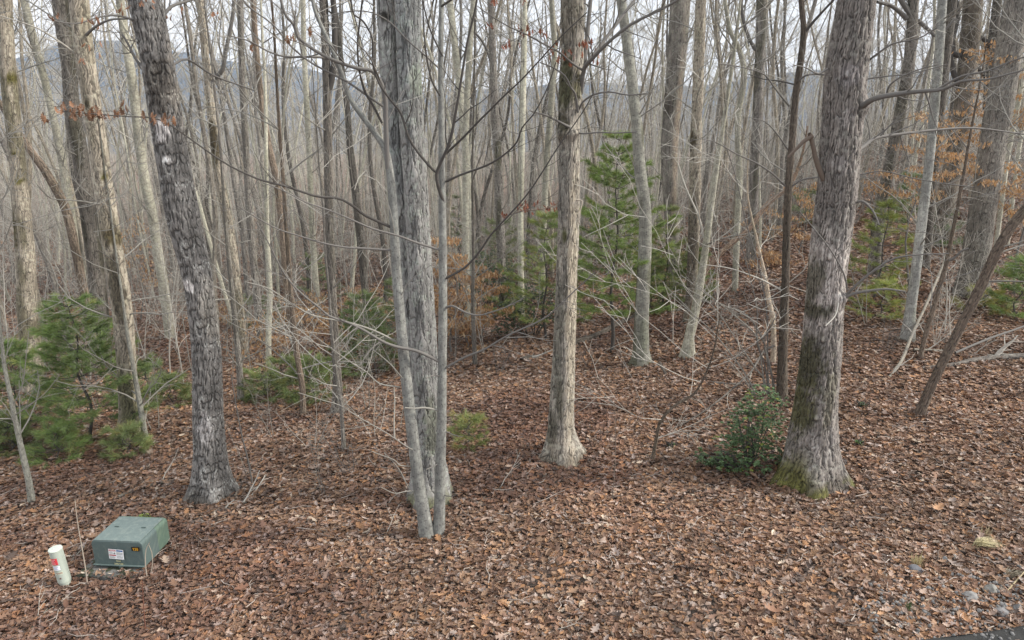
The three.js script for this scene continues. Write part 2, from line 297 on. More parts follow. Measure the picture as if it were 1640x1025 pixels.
function scatter(name, geo, mat, list, parent) {     // list of [x, y, z, rx, ry, rz, s, [r, g, b]]
  const m = shade(new THREE.InstancedMesh(geo, mat, list.length)); m.name = name; m.userData.kind = 'stuff';
  list.forEach((e, k) => { M4.compose(V(e[0], e[1], e[2]), QT.setFromEuler(EU.set(e[3], e[4], e[5], 'YXZ')), Array.isArray(e[6]) ? SC.set(...e[6]) : SC.set(e[6], e[6], e[6])); m.setMatrixAt(k, M4); if (e[7]) m.setColorAt(k, COL.setRGB(...e[7])); });
  m.instanceMatrix.needsUpdate = true; (parent ?? scene).add(m); return m;
}
const roadA = hit(1540, 1024), roadB = hit(1640, 1008);
const offRoad = (x, z) => (roadB.x - roadA.x) * (z - roadA.z) - (roadB.z - roadA.z) * (x - roadA.x);   // negative on the wood's side
const inFrame = (x, z, m = 1.06) => Math.abs(x) < 0.79 * m * (-z + 1.5) + 0.8;
const boxAt = hit(193, 908);
{
  const R = rng(21), lists = LEAVES.map(() => []), patches = [];
  const bares = [[885, 925, 0.8], [1125, 985, 0.55], [1345, 962, 0.4], [700, 905, 0.3], [330, 940, 0.3], [560, 985, 0.35]].map(([x, y, s]) => [hit(x, y), s]);
  const put = (x, z, s, lift) => {
    if (offRoad(x, z) > 0 && R() > 0.3) return;
    if (Math.hypot(x - boxAt.x, z - boxAt.z + 0.1) < 0.42) return;
    for (const [q, w] of bares) if (Math.hypot((x - q.x) / w, (z - q.z) / (0.75 * w)) < 0.4 + 0.7 * R() && R() < 0.72) return;
    const k = R(), v = k < 0.22 ? 0 : k < 0.4 ? 1 : k < 0.62 ? 2 : k < 0.8 ? 3 : k < 0.92 ? 4 : 5, c = pickCol(R), b = (0.75 + 0.5 * R()) * (0.62 + 0.5 * vnoise(x / 1.7, z / 1.7, 0, 41) + 0.3 * vnoise(x / 0.45, z / 0.45, 0, 42)), wet = 0.55 * sstep(0.55, 0.75, 0.65 * vnoise(x / 2.6, z / 2.6, 0, 43) + 0.35 * vnoise(x / 0.8, z / 0.8, 0, 44));
    const e = 0.42 * (0.4 + R());
    lists[v].push([x, ground(x, z) + 0.012 + lift * R(), z, (R() - 0.5) * 2 * e, R() * 6.283, (R() - 0.5) * 2 * e, s * (0.6 + 0.75 * R()), c.map((q, i) => q * b * (1 - wet * [0.5, 0.62, 0.62][i]) * [1.0, 0.95, 0.9][i])]);
  };
  const fill = (d0, d1, dens, s, lift) => {
    const n = Math.round(dens * 0.86 * ((d1 + 1.5) ** 2 - (d0 + 1.5) ** 2));
    for (let k = 0; k < n; k++) { const d = Math.sqrt(mix((d0 + 1.5) ** 2, (d1 + 1.5) ** 2, R())) - 1.5, x = (R() * 2 - 1) * (0.85 * (d + 1.5) + 0.6); if (inFrame(x, -d, 1.08)) put(x, -d, s, lift); }
  };
  fill(3.2, 9, 1050, 0.58, 0.04); fill(9, 15, 720, 0.64, 0.045); fill(15, 26, 340, 0.82, 0.05); fill(3.2, 9.5, 26, 0.98, 0.06); fill(9.5, 14, 8, 0.95, 0.06); fill(26, 44, 60, 1.5, 0.06); fill(44, 75, 14, 2.4, 0.1);
  const g = thing('leaf_litter', 'carpet of fallen brown oak and beech leaves over the woodland floor'); g.userData.kind = 'stuff';
  LEAVES.forEach((q, k) => scatter('fallen_leaf', q, leafMat, lists[k], g));
  // crumbs, stalks and short twigs among them
  const tw = new MB(); { const q = rng(5); tw.tube([V(-0.5, 0, 0), V(-0.15, 0.03, 0.05), V(0.2, 0.02, -0.03), V(0.5, 0.05, 0.02)], [0.014, 0.012, 0.01, 0.006], 4); tw.tube([V(0.1, 0.02, 0), V(0.3, 0.06, 0.14)], [0.008, 0.004], 3); }
  const tl = []; for (let k = 0; k < 2600; k++) { const d = 4.5 + 22 * Math.pow(R(), 0.8), x = (R() * 2 - 1) * (0.82 * d + 1); if (offRoad(x, -d) < 0.1) { const L = 0.12 + 0.5 * R() * R(); tl.push([x, ground(x, -d) + 0.03 + 0.02 * R(), -d, (R() - 0.5) * 0.3, R() * 6.28, (R() - 0.5) * 0.3, [L, 0.5, 0.5], R() < 0.5 ? [0.36, 0.31, 0.27] : [0.13, 0.10, 0.08]]); } }
  const grit = new THREE.IcosahedronGeometry(1, 1); { const p = grit.attributes.position; for (let i = 0; i < p.count; i++) { const k = 0.75 + 0.5 * vnoise(p.getX(i) * 2, p.getY(i) * 2, p.getZ(i) * 2, 99); p.setXYZ(i, p.getX(i) * k, p.getY(i) * k * 0.7, p.getZ(i) * k); } grit.computeVertexNormals(); }
  const gl = []; for (let k = 0; k < 900; k++) { const s = -1.2 + 3.4 * R(), w = -0.35 + 0.75 * (R() + R() - 1), x = mix(roadA.x, roadB.x, s), z = mix(roadA.z, roadB.z, s) + w, r = 0.006 + 0.022 * R() ** 3, q = 0.10 + 0.16 * R(); gl.push([x, ground(x, z) + 0.04 + (w > 0 ? 0.02 : 0), z, R() * 6, R() * 6, R() * 6, r, [q, q * 0.98, q * 0.95]]); }
  scatter('grit', grit, std(1, 1, 1, 0.95), gl, g);
  scatter('fallen_twig', tw.geo(), std(1, 1, 1), tl, g);
}

// ---------------------------------------------------------------- the big trees near the camera
const blot = (px, py, z, rx, ry, col, s = 1) => ({ p: onPlane(px, py, z), rx, ry: ry ?? rx, col, s });
function tinter(base, blots, mossAt, seed) {
  return (p, a, h) => {
    let c = base(p, a, h);
    const n = vnoise(p[0] * 9, p[1] * 5, p[2] * 9, seed), n2 = vnoise(p[0] * 28, p[1] * 16, p[2] * 28, seed + 1);
    for (const b of blots) {
      const d = Math.hypot((p[0] - b.p.x) / b.rx, (p[1] - b.p.y) / b.ry, ((p[2] - b.p.z) / b.rx) * 0.35), w = b.s * sstep(1.3, 0.6, d + 0.7 * (n - 0.5) + 0.7 * (n2 - 0.5));
      if (w > 0) c = [0, 1, 2].map((k) => mix(c[k], b.col[k], w));
    }
    { const w = 0.7 * sstep(0.26, 0.02, h + 0.22 * (n - 0.5) + 0.1 * (n2 - 0.5)); c = [c[0] * mix(1, 0.40, w), c[1] * mix(1, 0.36, w), c[2] * mix(1, 0.30, w)]; }  // soil-dark tint at the foot, painted in as contact shade
    if (mossAt) { const w = mossAt(p, a, h, n, n2); if (w > 0) c = [mix(c[0], 0.5, w), mix(c[1], 0.53, w), mix(c[2], 0.13, w)]; }
    return c;
  };
}
// rows: [px, py, width px] bottom to top in the photograph; the stem stands in the plane through its foot
function stemFrom(rows, z, R, o = {}) {
  const pts = rows.map(([x, y], k) => { const q = onPlane(x, y, z); q.z += k ? (o.lean ?? 0) * (q.y - onPlane(rows[0][0], rows[0][1], z).y) : 0; return q; });
  const rad = rows.map(([, , w], k) => metres(w, pts[k]) / 2);
  return { pts, rad };
}
function upward(pts, rad, top, R) {    // the stem above the picture
  const n = pts.length, d = V(0, 0, 0).subVectors(pts[n - 1], pts[n - 2]).normalize(), P = [pts[n - 1].clone()], r = [rad[n - 1]]; let q = P[0].clone();
  const L = Math.max(1.5, top - q.y);
  for (let k = 1; k <= 6; k++) { d.x = mix(d.x, (R() - 0.5) * 0.2, 0.3); d.z = mix(d.z, (R() - 0.5) * 0.2, 0.3); d.y = 1; d.normalize(); q = q.clone().addScaledVector(d, L / 6); P.push(q); r.push(rad[n - 1] * mix(1, 0.28, k / 6)); }
  return { pts: P, rad: r };
}
const CROWN = { kids: [0, 3, 4, 7], min: 0.006, lift: 0.06, crook: 0.55, step: 0.35 };
const TWIGS = { kids: [0, 3, 5], min: 0.0035, lift: 0.02, crook: 0.5, step: 0.16 };
function crownPart(up, R, mat, parent, n = 7) {
  const mb = new MB();
  for (let k = 0; k < n; k++) { const i = 1 + Math.floor(R() * 5), a = R() * 6.28; grow(mb, R, up.pts[i], V(Math.cos(a), 0.7, Math.sin(a)).normalize(), 2 + 2.5 * R(), up.rad[i] * 0.5, 2, CROWN); }
  return part('crown', mb.geo(), mat, parent);
}
function limbPart(parent, px, z0, z1, w0, w1, mat, R, lvl = 1, twig = TWIGS, name = 'branch') {
  const raw = px.map(([x, y], k) => onPlane(x, y, mix(z0, z1, k / (px.length - 1)))), n = Math.min(34, (px.length - 1) * 3), P = smoothPath(raw, n), mb = new MB();
  const rad = P.map((p, k) => metres(mix(w0, w1, k / n), p) / 2); let len = 0; for (let k = 1; k <= n; k++) len += P[k].distanceTo(P[k - 1]);
  mb.tube(P, rad, 7);
  if (lvl) kids(mb, R, P, rad.map((r) => Math.min(r, 0.022)), lvl, { ...twig, kids: twig.kids.map((q, k) => (k === lvl ? Math.max(3, Math.round(q * len * 0.8)) : q)) }, Math.min(1.4, len * 0.7), 0.25);
  const q = P[0].clone().sub(parent.position); const g = mb.geo(); g.translate(-parent.position.x, -parent.position.y, -parent.position.z);
  return part(name, g, mat, parent);
}
function bigTree(name, label, rows, o) {
  const R = rng(o.seed), foot = o.z ? onPlane(rows[0][0], rows[0][1], o.z) : hit(rows[0][0], rows[0][1]); if (o.z) foot.y = ground(foot.x, foot.z);
  const t = thing(name, label, 'tree', foot), { pts, rad } = stemFrom(rows, foot.z, R, o);
  if (o.z) pts[0].y = Math.min(pts[0].y, foot.y);
  const low = pts[0].clone(); low.y -= 0.45; pts.unshift(low); rad.unshift(rad[0]);
  const loc = (g) => g.translate(-foot.x, -foot.y, -foot.z);
  const up = upward(pts, rad, o.top ?? 17, R), full = [...pts, ...up.pts.slice(1)], fr = [...rad, ...up.rad.slice(1)];
  const trunk = part('trunk', loc(trunkGeo(full, fr, { seg: o.segs ?? 48, rings: o.rings ?? 460, bark: o.bark, amp: o.amp, flare: o.flare, flareH: o.flareH, lobes: o.lobes, phase: o.phase, y0: foot.y, tint: o.tint?.(foot), seed: o.seed, burls: o.burls?.(foot.z) })), o.mat, t);
  const c = crownPart(up, R, o.twig ?? TWIG.wood, t); c.geometry.translate(-foot.x, -foot.y, -foot.z);
  t.userData.foot = undefined; delete t.userData.foot;
  return { t, R, foot, trunk };
}
const one = () => [0.95, 0.95, 0.95];

// 1: the dark leaning oak on the left
{
  const { t, R, foot } = bigTree('oak_tree', 'dark leaning oak trunk flecked with white lichen, behind the green utility box', [[341, 793, 56], [337, 740, 49], [334, 680, 45], [330, 560, 43], [317, 450, 43], [292, 340, 49], [268, 200, 48], [252, 100, 47], [232, 0, 49], [218, -60, 50]], {
    seed: 11, bark: 'oak', mat: barkMat('oak', 1.35, 1.33, 1.28), amp: 0.03, flare: 0.85, flareH: 0.24, lobes: 4, phase: 1, segs: 110, rings: 560,
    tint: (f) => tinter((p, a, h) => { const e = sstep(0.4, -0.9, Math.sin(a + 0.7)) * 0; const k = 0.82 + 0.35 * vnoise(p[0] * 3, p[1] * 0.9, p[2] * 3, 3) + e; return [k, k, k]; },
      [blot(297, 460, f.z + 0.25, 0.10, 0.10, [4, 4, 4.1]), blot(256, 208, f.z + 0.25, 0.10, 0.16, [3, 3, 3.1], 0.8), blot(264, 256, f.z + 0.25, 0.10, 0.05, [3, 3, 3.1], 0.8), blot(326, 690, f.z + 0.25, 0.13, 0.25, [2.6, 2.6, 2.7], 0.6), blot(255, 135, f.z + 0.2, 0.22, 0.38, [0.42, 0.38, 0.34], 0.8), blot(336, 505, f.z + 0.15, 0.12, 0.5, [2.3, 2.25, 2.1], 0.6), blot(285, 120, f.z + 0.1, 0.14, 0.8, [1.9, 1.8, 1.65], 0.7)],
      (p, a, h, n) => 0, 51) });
  limbPart(t, [[229, 112], [215, 90], [205, 70], [196, 55]], foot.z, foot.z - 1.2, 5, 3, TWIG.dark, R, 2);
  limbPart(t, [[258, 30], [275, 10], [300, 2], [330, -8]], foot.z, foot.z - 0.8, 6, 3, TWIG.grey, R, 2);
  limbPart(t, [[275, 105], [300, 95], [340, 120], [380, 135], [408, 145]], foot.z - 0.2, foot.z - 2.2, 4, 2, TWIG.grey, R, 2);
  limbPart(t, [[222, 35], [190, 25], [160, 27], [120, 38], [70, 30]], foot.z + 0.1, foot.z + 1, 4, 1.5, TWIG.grey, R, 2);
}
// 2: the forked pale oak in the centre
{
  const { t, R, foot } = bigTree('oak_tree', 'pale grey flaky oak trunk with a second stem, behind the twin saplings in the centre', [[690, 800, 66], [687, 740, 52], [685, 690, 46], [681, 600, 42], [676, 500, 40], [671, 400, 39], [666, 300, 38], [659, 200, 38], [655, 100, 38], [653, 0, 40], [652, -60, 40]], {
    seed: 12, bark: 'plate', mat: barkMat('plate', 0.95, 0.95, 0.93, 0.016), amp: 0.022, flare: 0.28, flareH: 0.35, lobes: 5, phase: 2, segs: 110, rings: 560,
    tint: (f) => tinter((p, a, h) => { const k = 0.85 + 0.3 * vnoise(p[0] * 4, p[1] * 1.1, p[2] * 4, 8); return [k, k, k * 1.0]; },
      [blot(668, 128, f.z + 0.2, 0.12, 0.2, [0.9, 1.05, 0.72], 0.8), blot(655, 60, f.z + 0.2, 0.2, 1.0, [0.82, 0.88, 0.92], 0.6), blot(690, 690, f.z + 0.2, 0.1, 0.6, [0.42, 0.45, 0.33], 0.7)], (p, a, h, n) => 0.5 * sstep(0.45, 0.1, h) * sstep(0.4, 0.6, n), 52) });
  const rows = [[672, 610, 26], [660, 540, 25], [652, 450, 25], [645, 380, 25], [639, 300, 26], [630, 200, 29], [622, 100, 28], [617, 0, 28], [613, -60, 28]];
  const { pts, rad } = stemFrom(rows, foot.z - 0.12, R), up = upward(pts, rad, 15, R);
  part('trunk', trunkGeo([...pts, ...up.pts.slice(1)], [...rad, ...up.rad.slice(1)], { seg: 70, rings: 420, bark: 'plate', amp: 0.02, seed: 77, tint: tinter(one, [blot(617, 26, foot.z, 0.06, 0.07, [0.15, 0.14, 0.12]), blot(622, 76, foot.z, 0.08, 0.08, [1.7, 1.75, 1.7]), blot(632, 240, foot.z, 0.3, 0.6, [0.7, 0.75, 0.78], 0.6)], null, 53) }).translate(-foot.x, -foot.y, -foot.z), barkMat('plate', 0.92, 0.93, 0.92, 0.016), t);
}
// 3: the pale trunk with the burl, right of the centre
{
  const { t, R, foot } = bigTree('oak_tree', 'pale straight trunk with a dark burl high up and flared foot, right of the centre', [[899, 732, 50], [898, 690, 40], [901, 620, 37], [903, 560, 35], [907, 450, 33], [911, 340, 33], [912, 260, 32], [911, 200, 34], [914, 130, 37], [917, 60, 35], [916, 0, 36], [915, -60, 36]], {
    seed: 13, bark: 'furrow', mat: barkMat('furrow', 1.14, 1.11, 1.04, 0.012), amp: 0.022, flare: 1.05, flareH: 0.28, lobes: 4, phase: 0.4, segs: 100, rings: 560, burls: (z) => [{ p: onPlane(903, 213, z + 0.12), r: 0.10, h: 0.09 }, { p: onPlane(921, 213, z + 0.17), r: 0.08, h: 0.07 }],
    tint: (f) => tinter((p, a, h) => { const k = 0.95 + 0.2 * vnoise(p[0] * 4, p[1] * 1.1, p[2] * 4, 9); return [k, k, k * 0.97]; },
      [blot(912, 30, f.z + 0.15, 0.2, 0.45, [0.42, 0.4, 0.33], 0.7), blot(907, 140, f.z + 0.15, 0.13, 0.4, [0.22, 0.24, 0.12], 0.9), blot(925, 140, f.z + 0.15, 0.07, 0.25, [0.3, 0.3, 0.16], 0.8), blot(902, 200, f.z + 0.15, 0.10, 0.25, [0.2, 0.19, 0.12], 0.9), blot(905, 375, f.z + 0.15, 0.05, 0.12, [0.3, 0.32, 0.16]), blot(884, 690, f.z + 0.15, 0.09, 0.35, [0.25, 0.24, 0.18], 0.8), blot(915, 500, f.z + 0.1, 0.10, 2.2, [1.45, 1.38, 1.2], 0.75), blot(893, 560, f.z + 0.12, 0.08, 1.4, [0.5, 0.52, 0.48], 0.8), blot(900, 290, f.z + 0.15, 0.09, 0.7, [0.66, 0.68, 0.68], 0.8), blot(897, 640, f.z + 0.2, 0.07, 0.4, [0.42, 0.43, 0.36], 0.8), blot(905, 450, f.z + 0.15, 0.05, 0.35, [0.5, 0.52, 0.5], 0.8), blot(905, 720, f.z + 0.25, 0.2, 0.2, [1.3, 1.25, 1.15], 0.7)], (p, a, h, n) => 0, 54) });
  const z = foot.z;
  limbPart(t, [[930, 150], [936, 109], [948, 95], [969, 73], [1009, 40], [1069, 10], [1100, -10]], z, z + 1.3, 8, 3.5, TWIG.grey, R, 2);
  limbPart(t, [[936, 109], [955, 82], [980, 48], [1005, 15], [1030, -20]], z, z - 0.7, 7, 4, TWIG.grey, R, 1);
  limbPart(t, [[933, 118], [939, 70], [943, 30], [948, -20]], z - 0.1, z - 0.4, 8, 6, TWIG.grey, R, 1);
  limbPart(t, [[934, 113], [915, 100], [895, 83], [870, 70], [845, 56], [820, 45], [790, 28], [765, 10]], z + 0.2, z + 1, 4, 1.5, TWIG.grey, R, 2);
  limbPart(t, [[926, 180], [921, 150], [914, 140], [905, 122], [885, 108], [865, 100]], z + 0.15, z + 0.8, 4, 2, TWIG.grey, R, 2);
  limbPart(t, [[915, 205], [905, 200], [890, 192], [872, 184], [850, 178]], z + 0.15, z + 0.5, 5, 2, TWIG.grey, R, 1);
  limbPart(t, [[922, 212], [935, 214], [960, 212], [985, 213], [1020, 211]], z + 0.1, z + 0.6, 3, 2, TWIG.grey, R, 1);
  limbPart(t, [[926, 178], [934, 163], [950, 152], [975, 147], [1005, 152], [1035, 150]], z + 0.1, z + 0.7, 3.5, 2, TWIG.grey, R, 1);
  limbPart(t, [[895, 322], [885, 330], [860, 336], [835, 338], [806, 348]], z + 0.1, z + 0.5, 2.4, 1.2, TWIG.brown, R, 1);
  limbPart(t, [[922, 320], [932, 322], [930, 335], [927, 350]], z + 0.12, z + 0.2, 2.4, 1.6, TWIG.dead, R, 0);
}
// 4: the big mossy oak on the right
{
  const { t, R, foot } = bigTree('oak_tree', 'thickest oak trunk with mossy green foot and pale patches, beside the low green bush', [[1296, 765, 84], [1300, 720, 74], [1306, 660, 65], [1312, 600, 60], [1317, 540, 57], [1324, 440, 57], [1336, 340, 60], [1341, 300, 60], [1348, 200, 60], [1357, 100, 62], [1372, 0, 56], [1380, -60, 56]], {
    seed: 14, bark: 'furrow', mat: barkMat('furrow', 0.74, 0.72, 0.70, 0.014), amp: 0.034, flare: 0.62, flareH: 0.34, lobes: 5, phase: 2.6, segs: 140, rings: 620, burls: (z) => [{ p: onPlane(1372, 172, z + 0.1), r: 0.12, h: 0.10 }, { p: onPlane(1345, 478, z + 0.2), r: 0.10, h: 0.07 }, { p: onPlane(1303, 675, z + 0.35), r: 0.10, h: 0.05 }],
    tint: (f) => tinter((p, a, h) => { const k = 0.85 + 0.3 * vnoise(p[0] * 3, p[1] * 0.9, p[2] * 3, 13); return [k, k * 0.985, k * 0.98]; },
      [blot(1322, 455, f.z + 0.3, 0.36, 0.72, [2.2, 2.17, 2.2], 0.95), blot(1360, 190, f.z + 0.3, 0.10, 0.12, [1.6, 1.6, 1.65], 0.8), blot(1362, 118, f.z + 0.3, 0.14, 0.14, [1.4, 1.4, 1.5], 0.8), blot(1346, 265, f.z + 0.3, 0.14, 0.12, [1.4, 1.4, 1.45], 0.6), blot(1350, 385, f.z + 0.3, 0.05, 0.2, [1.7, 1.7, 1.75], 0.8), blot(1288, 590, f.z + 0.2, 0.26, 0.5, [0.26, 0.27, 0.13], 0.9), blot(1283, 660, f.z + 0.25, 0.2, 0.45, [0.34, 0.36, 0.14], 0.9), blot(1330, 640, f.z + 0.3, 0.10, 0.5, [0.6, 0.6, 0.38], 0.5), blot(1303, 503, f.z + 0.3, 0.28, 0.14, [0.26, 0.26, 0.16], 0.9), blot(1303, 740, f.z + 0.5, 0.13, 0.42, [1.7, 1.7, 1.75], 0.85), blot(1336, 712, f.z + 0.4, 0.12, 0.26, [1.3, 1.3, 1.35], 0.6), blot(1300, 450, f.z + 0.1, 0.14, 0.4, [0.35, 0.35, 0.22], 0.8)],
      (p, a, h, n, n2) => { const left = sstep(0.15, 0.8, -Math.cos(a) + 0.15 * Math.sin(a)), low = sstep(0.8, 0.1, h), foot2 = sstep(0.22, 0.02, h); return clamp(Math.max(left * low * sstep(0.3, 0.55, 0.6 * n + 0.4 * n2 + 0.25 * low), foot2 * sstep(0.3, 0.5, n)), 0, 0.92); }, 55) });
  const z = foot.z;
  limbPart(t, [[1372, 174], [1384, 168], [1400, 158], [1440, 150], [1475, 146], [1510, 143], [1540, 130], [1580, 127], [1640, 112]], z + 0.1, z + 1.6, 11, 2.4, TWIG.grey, R, 2);
  limbPart(t, [[1500, 144], [1540, 122], [1580, 114], [1620, 98], [1660, 85]], z + 0.9, z + 1.6, 4, 2, TWIG.grey, R, 2);
  limbPart(t, [[1420, 154], [1424, 138], [1440, 125], [1470, 112], [1500, 104]], z + 0.4, z + 0.9, 3.5, 1.6, TWIG.grey, R, 2);
  limbPart(t, [[1370, 244], [1384, 234], [1400, 222], [1440, 215], [1500, 208], [1560, 205], [1640, 215]], z, z - 1.2, 7, 2.2, TWIG.grey, R, 2);
  limbPart(t, [[1362, 328], [1380, 322], [1394, 333], [1402, 345], [1408, 360]], z + 0.1, z + 0.4, 5, 2, TWIG.grey, R, 1);
  limbPart(t, [[1345, 482], [1365, 471], [1390, 466], [1420, 463], [1450, 467]], z + 0.2, z + 0.6, 6, 2.5, TWIG.grey, R, 1);
  limbPart(t, [[1352, 476], [1372, 456], [1400, 433], [1432, 414], [1470, 408], [1520, 406]], z + 0.2, z + 0.8, 5, 1.6, TWIG.grey, R, 2);
  limbPart(t, [[1357, 465], [1352, 440], [1330, 400], [1300, 362], [1280, 338]], z + 0.35, z + 0.9, 3, 1.6, TWIG.grey, R, 1);
  limbPart(t, [[1343, 485], [1338, 505], [1322, 522]], z + 0.3, z + 0.6, 2.6, 1.4, TWIG.pale, R, 0);
  limbPart(t, [[1322, 292], [1314, 276], [1307, 256], [1303, 238], [1299, 222], [1296, 214]], z + 0.05, z + 0.2, 9, 6, TWIG.brown, R, 0, TWIGS, 'dead_branch');
  limbPart(t, [[1302, 217], [1288, 226], [1276, 238], [1262, 252]], z + 0.2, z + 0.1, 8, 4, TWIG.brown, R, 0, TWIGS, 'dead_branch');
  limbPart(t, [[1325, 110], [1310, 118], [1290, 108], [1270, 104]], z + 0.1, z + 0.6, 3, 1.5, TWIG.grey, R, 2);
  limbPart(t, [[1388, 100], [1400, 90], [1430, 70], [1470, 62], [1500, 45]], z, z + 0.6, 4, 1.6, TWIG.grey, R, 2);
}
